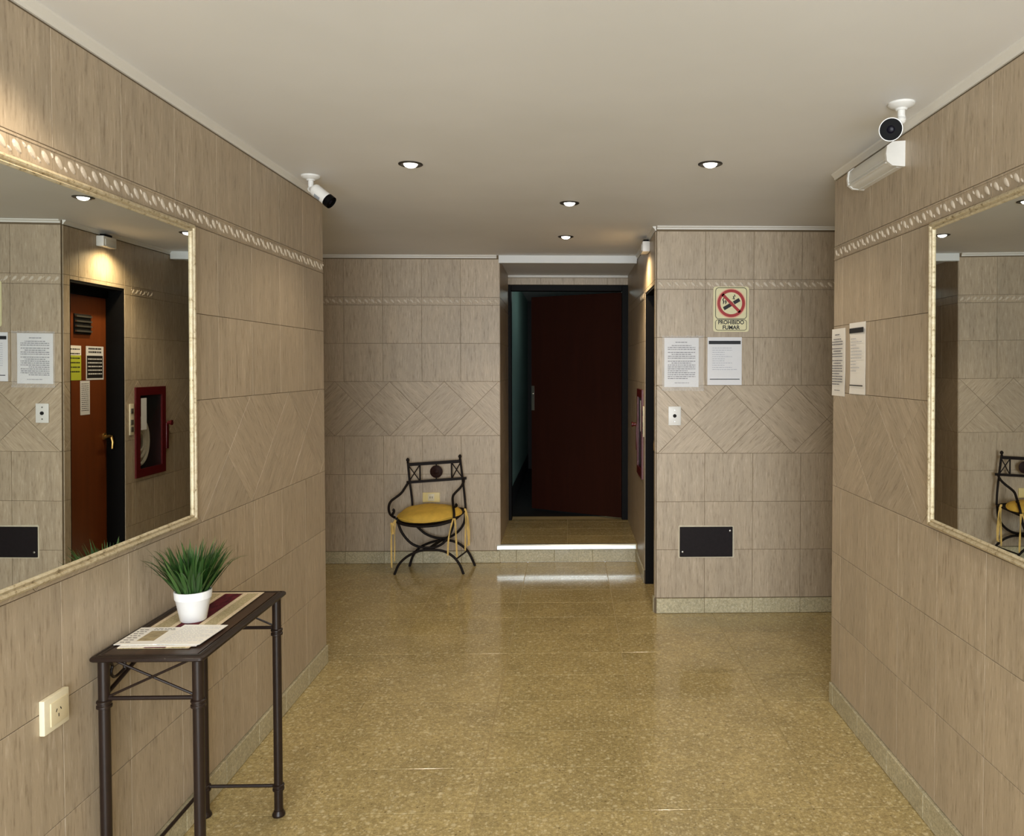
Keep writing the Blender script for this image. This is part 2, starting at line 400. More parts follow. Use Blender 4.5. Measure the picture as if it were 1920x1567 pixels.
def crown(name, T, length, label, frm=0.0, h=0.022):
    b = MB()
    z1 = CEIL
    prof = [(0.0, z1-h-0.004), (-0.007, z1-h-0.004), (-0.009, z1-h+0.004), (-0.020, z1-0.006), (-0.022, z1), (0.0, z1)]
    n = len(prof); vs = [(u, y, z) for u in (frm, length) for y, z in prof]
    fs = [(i, (i+1) % n, n+(i+1) % n, n+i) for i in range(n)]+[tuple(range(n)), tuple(range(2*n-1, n-1, -1))]
    b.add(vs, fs); return struct(b.build(name, M['crown'], None, False, T), label)

# ------------------------------------------------------------------ the setting
YL, YR_, YF, YB, YN = 4.129, 3.583, 4.920, 6.230, 7.225
XE, XS, XN = 0.541, 0.537, -0.549
LT = frame(-1.2724+0.0064*(-2.0-YL), -2.0, 0.0064, 1)            # left wall, u runs away from the street
L_LEN = YL+2.0
RT = frame(1.2053, YR_, 0.0085, -1)                              # right wall, u runs toward the street
R_LEN = YR_+2.0
FT = frame(XE, YF, 1, 0)                                         # wall with the notices
BT = frame(-2.35, YB, 1, 0)                                      # back wall
B_LEN = XN+2.35
ST = frame(XS, YN+0.02, 0.0, -1)                                 # side wall with lift door and hose cabinet
S_LEN = YN+0.02-YF-0.006
NT_ = frame(XN, YB, -0.012, 1)                                   # niche left side
sY = lambda y: YN+0.02-y

# floor
tile_rows = range(-9, 12); fx, fz, fs = -0.3306, 2.7125, 0.6108
b = MB(); b.box(-2.4, 2.6, -2.0, YB+0.010, -0.08, -0.0035)
floor = struct(b.build('floor', M['floor_joint'], None, False), 'polished beige terrazzo floor laid in long rectangular tiles')
fl_me = {}
def floor_tile(parent, x0, x1, y0, y1, ztop=0.0):
    key = (round(x1-x0, 4), round(y1-y0, 4))
    if key not in fl_me:
        hx, hy = (x1-x0)/2, (y1-y0)/2; j, bv = 0.0016, 0.0012
        b = MB(); vs = []
        for ins, z in ((j, -0.0035), (j, -bv), (j+bv, 0)):
            vs += [(sx*(hx-ins), sy*(hy-ins), z) for sx, sy in ((-1, -1), (1, -1), (1, 1), (-1, 1))]
        b.add(vs, [(8, 9, 10, 11)]+[(k+i, k+(i+1) % 4, k+4+(i+1) % 4, k+4+i) for k in (0, 4) for i in range(4)])
        fl_me[key] = b.mesh('tile', M['terrazzo'])
    link('tile', fl_me[key], parent, TR((x0+x1)/2, (y0+y1)/2, ztop))
def xlim(y):
    lo = -1.31 if y < YL-0.02 else -2.35
    hi = 1.25 if y < YR_-0.02 else (2.5 if y < YF else XS)
    return lo, hi
for j in range(-15, 12):
    y0, y1 = fz+j*fs/2, min(fz+(j+1)*fs/2, YB+0.010)
    cuts = [y0]+[c for c in (YL, YR_, YF) if y0+0.01 < c < y1-0.01]+[y1]
    for i in range(-4, 5):
        runs = []
        for a, e in zip(cuts, cuts[1:]):
            lo, hi = xlim((a+e)/2); x0, x1 = max(fx+i*fs, lo), min(fx+(i+1)*fs, hi)
            if runs and abs(runs[-1][0]-x0) < 1e-6 and abs(runs[-1][1]-x1) < 1e-6: runs[-1][3] = e
            else: runs.append([x0, x1, a, e])
        for x0, x1, a, e in runs:
            if x1-x0 > 0.01 and e-a > 0.01: floor_tile(floor, x0, x1, a, e)

# ceiling
b = MB(); b.box(-2.4, 2.6, -2.0, YB+0.02, CEIL, CEIL+0.1)
ceiling = struct(b.build('ceiling', M['ceiling'], None, False), 'plain off white painted ceiling')

EL = (sY(5.600), sY(4.990), -0.05, 2.060)                        # lift door opening
CAB = (sY(6.130), sY(5.730), 0.735, 1.365)                       # hose cabinet opening
wall('wall_left', LT, L_LEN, 'left corridor wall of combed beige tiles', j0=L_LEN % PITCH_T, d0=0.1, tile_from=2.5, lean=-1)
wall('wall_right', RT, R_LEN, 'right corridor wall of combed beige tiles', j0=(YR_-2.263) % PITCH_T, d0=0.05, tile_to=R_LEN-2.5, lean=-1)
wall('wall_front', FT, 2.06, 'tiled wall stub facing the corridor with the notices on it', j0=0.0, d0=0.007, lean=-1, thick=0.05)
wall('wall_back', BT, B_LEN, 'tiled wall at the end of the hall behind the chair', j0=B_LEN % PITCH_T, d0=(-1.193+2.35)-DIAG/2, tile_from=0.02, lean=-1)
wall('wall_side', ST, S_LEN, 'tiled side wall holding the lift door and hose cabinet', openings=(EL, CAB), j0=0.05, d0=0.2, lean=-1, thick=0.30, border_from=sY(YB))
wall('wall_niche', NT_, YN-YB, 'narrow tiled side of the door niche', j0=0.0, d0=0.1, lean=1, z_min=0.14, border_from=9)
b = MB(); b.box(-2.5, -2.35, YL-0.2, YB+0.1, -0.02, CEIL+0.02); struct(b.build('wall_far_left', M['tile'], None, False), 'end wall of the side passage on the left')
b = MB(); b.box(2.5, 2.65, YR_-0.2, YF+0.1, -0.02, CEIL+0.02); struct(b.build('wall_far_right', M['tile'], None, False), 'end wall of the side passage on the right')
b = MB(); b.box(-2.4, -1.4324+0.01, YL-0.16, YL, -0.02, CEIL+0.02); struct(b.build('wall_left_return', M['tile'], None, False), 'return of the left wall into the side passage')
b = MB(); b.box(1.36, 2.55, YR_-0.16, YR_, -0.02, CEIL+0.02); struct(b.build('wall_right_return', M['tile'], None, False), 'return of the right wall into the side passage')

baseboard('baseboard_left', LT, L_LEN, 'granite skirting along the left wall', j0=L_LEN % PITCH_T, frm=1.5)
baseboard('baseboard_right', RT, R_LEN-1.5, 'granite skirting along the right wall', j0=0.05)
baseboard('baseboard_front', FT, 1.95, 'granite skirting under the notices')
baseboard('baseboard_back', BT, B_LEN, 'granite skirting behind the chair', j0=B_LEN % PITCH_T, frm=0.02)
baseboard('baseboard_side', ST, S_LEN-0.003, 'granite skirting beside the lift door', frm=sY(YB), skip=((EL[0]-0.004, EL[1]+0.004),))
crown('trim_left', LT, L_LEN, 'white cornice strip along the left wall')
crown('trim_right', RT, R_LEN, 'white cornice strip along the right wall')
crown('trim_front', FT, 1.95, 'white cornice strip above the notices', h=0.016)
crown('trim_back', BT, B_LEN-0.02, 'white cornice strip above the back wall', h=0.020)
crown('trim_side', ST, S_LEN, 'white cornice strip above the lift door', frm=sY(YB)+0.004)

# raised niche floor and its nosing
STEP = 0.140
b = MB(); b.box(XN-0.03, XS, YB+0.012, YN+0.20, 0.0, STEP-0.0035)
step = struct(b.build('step', M['floor_joint'], None, False), 'raised terrazzo step into the door niche')
for y0, y1 in ((YB+0.02, YB+0.32), (YB+0.32, YB+0.62), (YB+0.62, YB+0.92), (YB+0.92, YN+0.05)):
    for x0, x1 in ((XN-0.02, -0.02), (-0.02, XS)): floor_tile(step, x0, x1, y0, y1, STEP)
for k, (x0, x1) in enumerate(((XN-0.012, -0.42), (-0.42, -0.12), (-0.12, 0.18), (0.18, XS-0.016))):
    o = put_tile([(x0, 0.001), (x1, 0.001), (x1, STEP-0.040), (x0, STEP-0.040)], step, 'skirting', 0, 0.0135, 0.002, pre=TR(0, YB+0.012, 0))
b = MB()
prof = [(-0.010, STEP-0.040), (-0.014, STEP-0.034), (-0.014, STEP-0.006), (-0.008, STEP+0.003), (0.018, STEP+0.003), (0.018, STEP-0.001), (-0.004, STEP-0.003), (-0.006, STEP-0.040)]
n = len(prof); vs = [(x, YB+y, z) for x in (XN-0.022, XS-0.014) for y, z in prof]
b.add(vs, [(i, (i+1) % n, n+(i+1) % n, n+i) for i in range(n)]+[tuple(range(n)), tuple(range(2*n-1, n-1, -1))])
b.build('nosing', M['aluminium'], step, False)['label'] = 'bright aluminium step nosing'

# beam over the niche, niche ceiling, header over the far door
b = MB(); b.box(XN-0.004, XS-0.010, YB-0.010, YB+0.06, 2.352, CEIL, b=0.003); struct(b.build('trim_beam', M['beam'], None, False), 'white painted beam over the door niche')
b = MB(); b.box(XN-0.1, XS, YB+0.0605, YN+0.2, 2.374, 2.45); struct(b.build('ceiling_niche', M['ceiling'], None, False), 'lowered ceiling of the door niche')
b = MB(); b.box(XN-0.03, XS, YN+0.01, YN+0.14, 2.285, 2.372)
hd = struct(b.build('wall_header', M['grout'], None, False), 'tiled header above the dark door')
for k in range(4):
    x0 = XN-0.015+k*0.302; x1 = min(x0+0.302, XS-0.004)
    o = put_tile([(x0, 2.288), (x1, 2.288), (x1, 2.350), (x0, 2.350)], hd, pre=TR(0, YN+0.01, 0))
b = MB(); b.box(XN-0.015, XS-0.006, YN-0.004, YN+0.012, 2.352, 2.373, b=0.003); b.build('cornice', M['crown'], hd, False)

# door_1 : wooden door, niche shade put into its colour, standing ajar at the end of the niche
b = MB(); X0, X1 = -0.572, XS-0.001
b.box(X0, -0.530, YN, YN+0.10, STEP, 2.285, b=0.003); b.box(0.478, X1, YN, YN+0.10, STEP, 2.285, b=0.003); b.box(-0.530, 0.478, YN, YN+0.10, 2.232, 2.285, b=0.003)
d1 = struct(b.build('door_1', M['black_frame'], None, False), 'door coloured dark for the niche shade, standing ajar in a black frame at the end of the niche')
TH = R(32); LW = 1.000
LTm = TR(0.474, YN+0.03, STEP+0.012) @ Matrix.Rotation(-TH, 4, 'Z')
b = MB(); b.box(-LW, 0, 0, 0.042, 0, 2.07, b=0.002); lf = b.build('door_leaf', M['shaded_wood'], d1, False, LTm); lf['label'] = 'reddish brown door leaf with the niche shade in its dark colour'
b = MB(); b.box(-LW+0.003, -LW+0.036, -0.005, 0.0, 0.965, 1.205, b=0.002); b.lathe([(0.009, 0), (0.009, 0.012), (0.004, 0.014)], 12, T=TR(-LW+0.019, -0.004, 1.13) @ Matrix.Rotation(R(90), 4, 'X'))
b.build('lock_plate', M['steel'], lf)['label'] = 'grey steel lock plate on the door edge'
# passage behind it
b = MB(); b.box(-0.70, -0.578, YN+0.10, 11.0, 0.34, 2.6); struct(b.build('wall_passage_left', M['teal'], None, False), 'pale teal wall seen through the door gap')
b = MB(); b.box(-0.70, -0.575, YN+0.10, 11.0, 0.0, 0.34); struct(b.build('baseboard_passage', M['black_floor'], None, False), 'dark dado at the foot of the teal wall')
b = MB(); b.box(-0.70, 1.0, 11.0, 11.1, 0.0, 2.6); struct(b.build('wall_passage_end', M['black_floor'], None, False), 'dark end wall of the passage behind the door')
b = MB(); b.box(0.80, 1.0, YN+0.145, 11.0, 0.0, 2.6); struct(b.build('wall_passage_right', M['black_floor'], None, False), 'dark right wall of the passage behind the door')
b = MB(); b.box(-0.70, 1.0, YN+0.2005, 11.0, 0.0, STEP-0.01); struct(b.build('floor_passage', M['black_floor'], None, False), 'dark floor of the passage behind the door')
b = MB(); b.box(-0.70, 1.0, YN+0.145, 11.0, 2.45, 2.6); struct(b.build('ceiling_passage', M['ceiling'], None, False), 'ceiling of the passage behind the door')
d = bpy.data.lights.new('passage_lamp', 'POINT'); d.energy = 2.4; d.color = (0.85, 1.0, 0.97); d.shadow_soft_size = 0.05
o = bpy.data.objects.new('passage_lamp', d); C.objects.link(o); o.location = (0.1, 8.6, 2.36)

# door_2 : lift door in its black steel frame (side wall)
b = MB(); u0, u1, _, zt = EL; dp = 0.16
b.box(u0, u0+0.016, 0.0, dp, 0, zt); b.box(u1-0.012, u1, 0.0, dp, 0, zt); b.box(u0+0.016, u1-0.012, 0.0, dp, zt-0.016, zt)
d2 = struct(b.build('door_2', M['black_frame'], None, False, ST), 'brown lift door recessed in a black steel frame on the side wall')
b = MB(); b.box(u0+0.017, u1-0.013, -0.004, 0.110, -0.05, 0.0); b.build('threshold', M['terrazzo'], d2, False)
b = MB(); b.box(u0+0.018, u1-0.018, 0.115, 0.150, 0.010, zt-0.070, b=0.002); b.build('door_leaf', M['wood'], d2, False)['label'] = 'orange brown varnished door leaf'
b = MB(); b.box(u0+0.018, u1-0.018, 0.100, 0.155, zt-0.068, zt-0.018); b.build('head_rail', M['black_frame'], d2, False)
b = MB(); b.box(u0+0.20, u0+0.38, 0.108, 0.115, 1.735, 1.865); vent = b.build('vent', M['hole'], d2, False); vent['label'] = 'louvred vent in the top of the door'
for k in range(4):
    b = MB(); b.box(u0+0.205, u0+0.375, 0.096, 0.108, 1.748+k*0.032, 1.758+k*0.032); b.build('slat', M['steel'], vent, False)
b = MB(); b.lathe([(0.024, 0), (0.024, 0.008), (0.009, 0.010), (0.009, 0.045)], 14, T=TR(u0+0.045, 0.115, 1.04) @ Matrix.Rotation(R(90), 4, 'X'))
b.tube([(u0+0.045, 0.07, 1.04), (u0+0.075, 0.066, 1.046), (u0+0.14, 0.066, 1.035)], 0.009, 8); b.tube([(u0+0.045, 0.068, 1.045), (u0+0.040, 0.060, 1.0), (u0+0.050, 0.058, 0.955)], [0.010, 0.008, 0.006], 8)
b.build('handle', M['brass'], d2)['label'] = 'brass lever handle'

def ribbon_text(txt, size, mat_, parent, T, name='lettering', depth=0.0004, sx=1.0, align='CENTER', bold=0.0):
    cu = bpy.data.curves.new(name, 'FONT'); cu.body = txt; cu.size = size; cu.align_x = align; cu.align_y = 'CENTER'; cu.extrude = depth; cu.offset = bold
    tmp = bpy.data.objects.new(name, cu); C.objects.link(tmp)
    dg = bpy.context.evaluated_depsgraph_get(); me = bpy.data.meshes.new_from_object(tmp.evaluated_get(dg))
    bpy.data.objects.remove(tmp); bpy.data.curves.remove(cu)
    me.materials.clear(); me.materials.append(mat_); me.name = name
    return link(name, me, parent, T @ Matrix.Rotation(R(90), 4, 'X') @ Matrix.Diagonal((sx, 1, 1, 1)))
def words(b, x0, x1, z, h, rnd, y, fill=1.0, center=False):
    W = (x1-x0)*fill; x = x0+((x1-x0)-W)/2 if center else x0; e = x+W
    while x < e-0.002:
        l_ = min(rnd.uniform(0.006, 0.022), e-x); b.box(x, x+l_, y-0.0002, y, z, z+h); x += l_+0.0035
def curl_sheet(w_, h_, th=0.0008, amp=0.0, nx=6, nz=8, seed=0):
    rnd = random.Random(seed); ph = rnd.uniform(0, 6); b = MB(); vs = []
    for s_ in (0, 1):
        for j in range(nz+1):
            for i in range(nx+1):
                x = -w_/2+w_*i/nx; z = -h_/2+h_*j/nz
                y = -0.001-amp*(0.5+0.5*math.sin(ph+3*z/h_*2+2*x/w_))*abs(2*z/h_)**2 - th*s_
                vs.append((x, y, z))
    n = (nx+1)*(nz+1); fs = []
    for j in range(nz):
        for i in range(nx):
            a = j*(nx+1)+i; fs += [(a, a+1, a+nx+2, a+nx+1), (n+a, n+a+nx+1, n+a+nx+2, n+a+1)]
    rim = [i for i in range(nx+1)]+[(j)*(nx+1)+nx for j in range(1, nz+1)]+[nz*(nx+1)+i for i in range(nx-1, -1, -1)]+[j*(nx+1) for j in range(nz-1, 0, -1)]
    fs += [(rim[k], rim[(k+1) % len(rim)], n+rim[(k+1) % len(rim)], n+rim[k]) for k in range(len(rim))]
    b.add(vs, fs); return b

# ------------------------------------------------------------------ mirrors
def mirror(label, T, width, z0, z1, tilt_z, tilt_x, pivot):
    h = z1-z0; fw = 0.034
    piv = TR(width if pivot else 0, 0, 0)
    root = thing('wall_mirror', label, 'mirror', T @ TR(0, 0, z0) @ piv @ Matrix.Rotation(tilt_z, 4, 'Z') @ piv.inverted() @ Matrix.Rotation(tilt_x, 4, 'X'))
    prof = [(0.0, 0.002), (0.0, 0.013), (0.003, 0.018), (0.008, 0.021), (0.013, 0.019), (0.015, 0.014), (0.017, 0.0135), (0.0185, 0.016), (0.021, 0.0175), (0.024, 0.0155), (0.0255, 0.012), (0.0255, 0.006)]
    n = len(prof)
    cs = [(0, 0, 1, 1), (width, 0, -1, 1), (width, h, -1, -1), (0, h, 1, -1)]
    for k in range(4):
        (ua, za, sa, ta), (ub, zb, sb, tb) = cs[k], cs[(k+1) % 4]
        vs = [(ua+sa*d_, -o_, za+ta*d_) for d_, o_ in prof]+[(ub+sb*d_, -o_, zb+tb*d_) for d_, o_ in prof]
        fs = [(i, i+1, n+i+1, n+i) for i in range(n-1)]+[(n-1, 0, n, 2*n-1), tuple(range(n)), tuple(range(2*n-1, n-1, -1))]
        b = MB(); b.add(vs, fs); b.build('frame_rail', M['mframe'], root, True)
    b = MB(); b.box(-width/2+0.02, width/2-0.02, -0.002, 0.0, -h/2+0.02, h/2-0.02)
    b.build('glass', M['mirror'], root, False, TR(width/2, -0.008, h/2))['label'] = 'silvered mirror glass'
    b = MB(); b.box(0.03, width-0.03, -0.004, 0.0, 0.03, h-0.03); b.build('backing', M['black_iron'], root, False)
    return root
uL = lambda y: y+2.0
uR = lambda y: YR_-y
mirror('large mirror in an antique silver frame above the console table, left wall', LT @ TR(uL(0.95), 0, 0), 2.715-0.95, 1.020, 2.020, R(0.54), R(0.34), True)
mirror('large mirror in an antique silver frame on the right wall, reflecting the chair', RT @ TR(uR(2.612), 0, 0), 2.612-0.87, 1.013, 2.018, R(-1.38), R(0.34), False)

# ------------------------------------------------------------------ downlights
def downlight(label, x, y, energy, group='recessed ceiling downlights'):
    root = thing('ceiling_downlight', label, 'light', TR(x, y, CEIL), group)
    b = MB(); b.lathe([(0.052, 0.0), (0.052, -0.003), (0.046, -0.006), (0.034, -0.004), (0.030, 0.0)], 28, capa=False, capb=False); b.build('trim_ring', M['trim_dark'], root)
    b = MB(); b.lathe([(0.030, 0.0), (0.028, -0.006), (0.022, -0.012), (0.012, -0.016), (0.003, -0.017)], 24, capa=False); b.build('lamp_lens', M['lamp_on'], root)['label'] = 'glowing white lamp lens'
    d = bpy.data.lights.new('lamp_beam', 'SPOT'); d.energy = energy; d.color = LAMP_COL; d.spot_size = R(128); d.spot_blend = 0.55; d.shadow_soft_size = 0.03
    o = bpy.data.objects.new('lamp_beam', d); C.objects.link(o); o.parent = root; o.location = (0, 0, -0.03)
downlight('bright ceiling downlight over the left side, near the white camera', -0.681, 3.443, LAMP_W)
downlight('ceiling downlight over the right side, in front of the notice wall', 0.603, 3.408, LAMP_W)
downlight('ceiling downlight in the middle of the hall, second from the back wall', 0.0, 4.234, LAMP_W)
downlight('farthest ceiling downlight, just in front of the white beam', -0.025, 5.324, LAMP_W*1.8)
downlight('ceiling downlight washing the left wall above the near end of the mirror', -0.98, 1.74, LAMP_W*1.7)
downlight('unseen ceiling downlight added to brighten the right wall at the near end of the hall', 0.62, 1.30, LAMP_W*1.3)  # unseen lamp, added to brighten the near part of the right wall

# ------------------------------------------------------------------ notice wall things
def plate(b, w_, h_, d_, bev=0.003): b.box(-w_/2, w_/2, -d_, 0, -h_/2, h_/2, b=bev)
def rrect(w_, h_, r, n=5):
    pts = []
    for cx, cz, a0 in ((w_/2-r, h_/2-r, 0), (-w_/2+r, h_/2-r, 90), (-w_/2+r, -h_/2+r, 180), (w_/2-r, -h_/2+r, 270)):
        pts += [(cx+r*math.cos(R(a0+90*k/n)), cz+r*math.sin(R(a0+90*k/n))) for k in range(n+1)]
    return pts
def ring_prism(b, outer, inner, y0, y1, cx=0, cz=0):
    n = len(outer); vs = []
    for p, y in ((outer, y1), (inner, y1), (outer, y0), (inner, y0)): vs += [(x+cx, y, z+cz) for x, z in p]
    fs = []
    for i in range(n):
        j = (i+1) % n; fs += [(i, j, n+j, n+i), (i, j, 2*n+j, 2*n+i), (n+i, n+j, 3*n+j, 3*n+i)]
    b.add(vs, fs)
XW = lambda x: x-XE
TO = 0.004                                                     # face of the tiles
# no smoking sign
SW, SH = 0.222, 0.280
sg = thing('no_smoking_sign', 'cream no smoking sign with a red ring reading PROHIBIDO FUMAR', 'sign', at(FT, XW(1.003), 1.900, TO))
b = MB(); b.prism(rrect(SW, SH, 0.016), -0.003, 0); b.build('board', M['sign_glow'], sg, False)
zc = 0.037
b = MB(); ring_prism(b, rrect(0.198, 0.196, 0.022), rrect(0.190, 0.188, 0.018), -0.003, -0.0036, 0, zc); b.build('picture_border', M['sign_dark'], sg, False)
b = MB(); ring_prism(b, rrect(0.198, 0.068, 0.018), rrect(0.191, 0.061, 0.014), -0.003, -0.0036, 0, -0.098); b.build('caption_border', M['sign_dark'], sg, False)
circ = lambda r, n=40: [(r*math.cos(2*math.pi*k/n), r*math.sin(2*math.pi*k/n)) for k in range(n)]
b = MB(); b.prism([(x, z+zc) for x, z in circ(0.092)], -0.0034, -0.003); b.build('halo', M['sign_pink'], sg, False)
b = MB(); b.prism([(x, z+zc) for x, z in circ(0.070)], -0.0038, -0.0034); b.build('disc', M['sign_glow'], sg, False)
T45 = TR(0, 0, zc) @ Matrix.Rotation(R(28), 4, 'Y').inverted()
b = MB(); b.box(-0.056, 0.012, -0.0044, -0.0038, -0.011, 0.011); b.box(0.016, 0.058, -0.0044, -0.0038, -0.011, 0.011)
b.build('cigarette', M['ink'], sg, False, TR(0.002, 0, zc-0.006) @ Matrix.Rotation(R(-30), 4, 'Y'))
for pts in ([(-0.050, 0.000), (-0.046, 0.016), (-0.052, 0.028), (-0.044, 0.040)], [(-0.036, 0.0), (-0.032, 0.014), (-0.038, 0.024)], [(0.006, 0.036), (0.018, 0.030), (0.014, 0.050), (0.024, 0.048), (0.020, 0.060)]):
    b = MB(); b.tube([(x, -0.0042, z) for x, z in pts], [0.002, 0.005, 0.004, 0.003][:len(pts)], 6)
    b.build('smoke', M['ink'], sg, False, TR(0, 0, zc-0.006) @ Matrix.Diagonal((1, 0.3, 1, 1)) @ TR(0, -0.0096, 0))
b = MB(); ring_prism(b, circ(0.086), circ(0.068), -0.0038, -0.0052, 0, zc); b.build('red_ring', M['sign_red'], sg, False)
b = MB(); b.box(-0.078, 0.078, -0.0052, -0.0044, -0.009, 0.009); b.build('red_slash', M['sign_red'], sg, False, TR(0, 0, zc) @ Matrix.Rotation(R(45), 4, 'Y'))
ribbon_text('PROHIBIDO', 0.034, M['ink'], sg, TR(0, -0.0036, -0.082), sx=0.90, bold=0.0009)
ribbon_text('FUMAR', 0.034, M['ink'], sg, TR(0, -0.0036, -0.114), sx=0.98, bold=0.0009)

def notice(name, label, T, w_, h_, seed, style, sleeve=False, amp=0.003, paper='paper'):
    root = thing(name, label, 'notice', T); rnd = random.Random(seed)
    curl_sheet(w_, h_, 0.0008, amp, seed=seed).build('sheet', M[paper], root, True)
    yb = -0.0019-amp*0.0
    b = MB(); k = MB(); yy = -0.0024-amp
    if style == 'letter':
        words(b, -w_*0.18, w_*0.18, h_*0.40, 0.0045, rnd, yy)
        z = h_*0.335
        for ln in range(17):
            if ln in (3, 7): z -= h_*0.022
            words(b, -w_*0.40, w_*0.40, z, 0.0042, rnd, yy, 1.0 if ln % 4 else 0.72, ln < 9); z -= h_*0.039
        words(b, -w_*0.2, w_*0.22, -h_*0.42, 0.003, rnd, yy)
        tag(b.build('printed_text', M['grey_ink'], root, False), kind='stuff')
    elif style == 'form':
        k.box(-w_*0.465, w_*0.465, yy-0.0002, yy, h_*0.355, h_*0.425); k.build('header_bar', M['ink'], root, False)
        k = MB(); k.box(-w_*0.43, w_*0.44, yy-0.0002, yy, -h_*0.385, -h_*0.370); k.build('footer_line', M['ink'], root, False)
        z = h_*0.27
        for ln in range(11):
            words(b, -w_*0.36, w_*0.36, z, 0.0028, rnd, yy, rnd.choice((0.5, 0.8, 1.0))); z -= h_*0.045
        tag(b.build('printed_text', M['pale_ink'], root, False), kind='stuff')
    if sleeve:
        q = MB(); q.box(-w_/2-0.014, w_/2+0.030, -0.0062-amp, -0.0055-amp, -h_/2-0.024, h_/2+0.012)
        q.build('plastic_sleeve', M['sleeve'], root, False)['label'] = 'clear plastic sleeve, wrinkled at top and bottom'
        q = MB(); r2 = random.Random(4)
        for zz in (h_/2+0.008, -h_/2-0.014):
            for kx in range(14):
                x = -w_/2-0.008+kx*(w_+0.034)/13; s_ = r2.uniform(0.004, 0.009)
                q.lathe([(s_, 0), (s_*0.6, 0.0015), (0.001, 0.0025)], 6, T=TR(x, -0.0062-amp, zz+r2.uniform(-0.004, 0.004)) @ Matrix.Rotation(R(90), 4, 'X'))
        tag(q.build('tape_wrinkles', M['sleeve'], root, True), kind='stuff')
    return root
notice('paper_notice', 'letter in a clear plastic sleeve on the wall above the switch', at(FT, XW(0.695), 1.570, TO), 0.214, 0.306, 11, 'letter', True, 0.002)
notice('paper_notice', 'printed sheet with a black header bar under the no smoking sign', at(FT, XW(0.964), 1.578, TO), 0.214, 0.297, 12, 'form', False, 0.002)
notice('paper_notice', 'letter sheet stuck at the far corner of the right wall', at(RT, uR(3.512), 1.563, TO), 0.165, 0.300, 13, 'letter', False, 0.006, 'cream_paper')
notice('paper_notice', 'sheet with a black header bar on the right wall, left of the mirror', at(RT, uR(3.284), 1.578, TO), 0.170, 0.300, 14, 'form', False, 0.006, 'cream_paper')

# light switch plate
s_ = thing('wall_switch', 'small white switch plate with a black button under the sleeved letter', 'switch', at(FT, XW(0.653), 1.238, TO))
b = MB(); plate(b, 0.078, 0.118, 0.008); b.build('cover_plate', M['white_plastic'], s_)
b = MB(); b.lathe([(0.011, 0), (0.011, 0.004), (0.008, 0.006)], 16, T=TR(0, -0.008, 0) @ Matrix.Rotation(R(90), 4, 'X')); b.build('push_button', M['hole'], s_)['label'] = 'black push button'
for z in (-0.036, 0.036):
    b = MB(); b.lathe([(0.005, 0), (0.004, 0.0015)], 10, T=TR(0, -0.008, z) @ Matrix.Rotation(R(90), 4, 'X')); b.build('screw', M['screw'], s_)

# dark panel low on the notice wall
p_ = thing('cover_panel', 'dark rectangular service panel low on the wall under the notices', 'panel', at(FT, XW(0.853), 0.449, TO))
b = MB(); pts = []
rnd = random.Random(3)
outl = rrect(0.352, 0.206, 0.012, 2)
b.prism([(x+rnd.uniform(-.003, .003), z+rnd.uniform(-.004, .004)) for x, z in outl], -0.002, 0); b.build('plaster_edge', M['plaster'], p_, False)
b = MB(); b.box(-0.166, 0.166, -0.010, -0.001, -0.094, 0.094, b=0.004); b.build('metal_cover', M['black_iron'], p_, False)
for x, z in ((-0.148, -0.062), (0.15, 0.07)):
    b = MB(); b.lathe([(0.007, 0), (0.006, 0.002), (0.003, 0.003)], 10, T=TR(x, -0.010, z) @ Matrix.Rotation(R(90), 4, 'X')); b.build('screw', M['screw'], p_)

# outlets
o_ = thing('power_outlet', 'square cream power outlet on the left wall below the mirror', 'outlet', at(LT, uL(1.972), 0.692, TO))
b = MB(); plate(b, 0.094, 0.086, 0.014, 0.003); b.build('cover_plate', M['cream_plastic'], o_)
b = MB(); b.box(-0.026, 0.038, -0.0165, -0.013, -0.030, 0.028, b=0.0015); md = b.build('socket_module', M['beige_module'], o_)
for x, z, a in ((-0.006, 0.004, 30), (0.010, 0.004, -30), (0.002, -0.010, 0)):
    b = MB(); b.box(-0.0012, 0.0012, -0.0170, -0.0160, -0.004, 0.004); b.build('slot', M['hole'], md, False, TR(x, 0, z) @ Matrix.Rotation(R(a), 4, 'Y'))
o_ = thing('power_outlet', 'horizontal cream power outlet on the back wall behind the chair', 'outlet', at(BT, -1.085+2.35, 0.520, TO))
b = MB(); plate(b, 0.134, 0.076, 0.010, 0.003); b.build('cover_plate', M['yellowed'], o_)
b = MB(); b.box(-0.025, 0.025, -0.0125, -0.009, -0.028, 0.028, b=0.0015); md = b.build('socket_module', M['beige_module'], o_)
for x in (-0.008, 0.008):
    b = MB(); b.box(x-0.002, x+0.002, -0.0132, -0.0120, -0.008, 0.008); b.build('slot', M['hole'], md, False)

# ------------------------------------------------------------------ emergency lights and cameras
e_ = thing('emergency_light', 'long white emergency light box high on the right wall under a camera', 'light', at(RT, uR(3.045), 2.310, TO))
b = MB(); pr = rrect(0.128, 0.060, 0.016, 3)
EMZ = 0.046
def bar(b, x0, x1, prof):                                       # prof in (y,z) swept along x
    n = len(prof); vs = [(x, y, z) for x in (x0, x1) for y, z in prof]
    b.add(vs, [(i, (i+1) % n, n+(i+1) % n, n+i) for i in range(n)]+[tuple(range(n)), tuple(range(2*n-1, n-1, -1))])
bar(b, -0.182, 0.182, [(0, -0.044), (-0.024, -0.046), (-0.024, 0.046), (0, 0.044)]); b.build('back_case', M['white_plastic'], e_, False)
b = MB(); bar(b, -0.186, 0.186, [(-0.024, -0.043), (-0.046, -0.040), (-0.062, -0.026), (-0.066, 0.0), (-0.062, 0.026), (-0.046, 0.040), (-0.024, 0.043)])
b.build('diffuser', M['diffuser'], e_, True)['label'] = 'ribbed translucent cover'
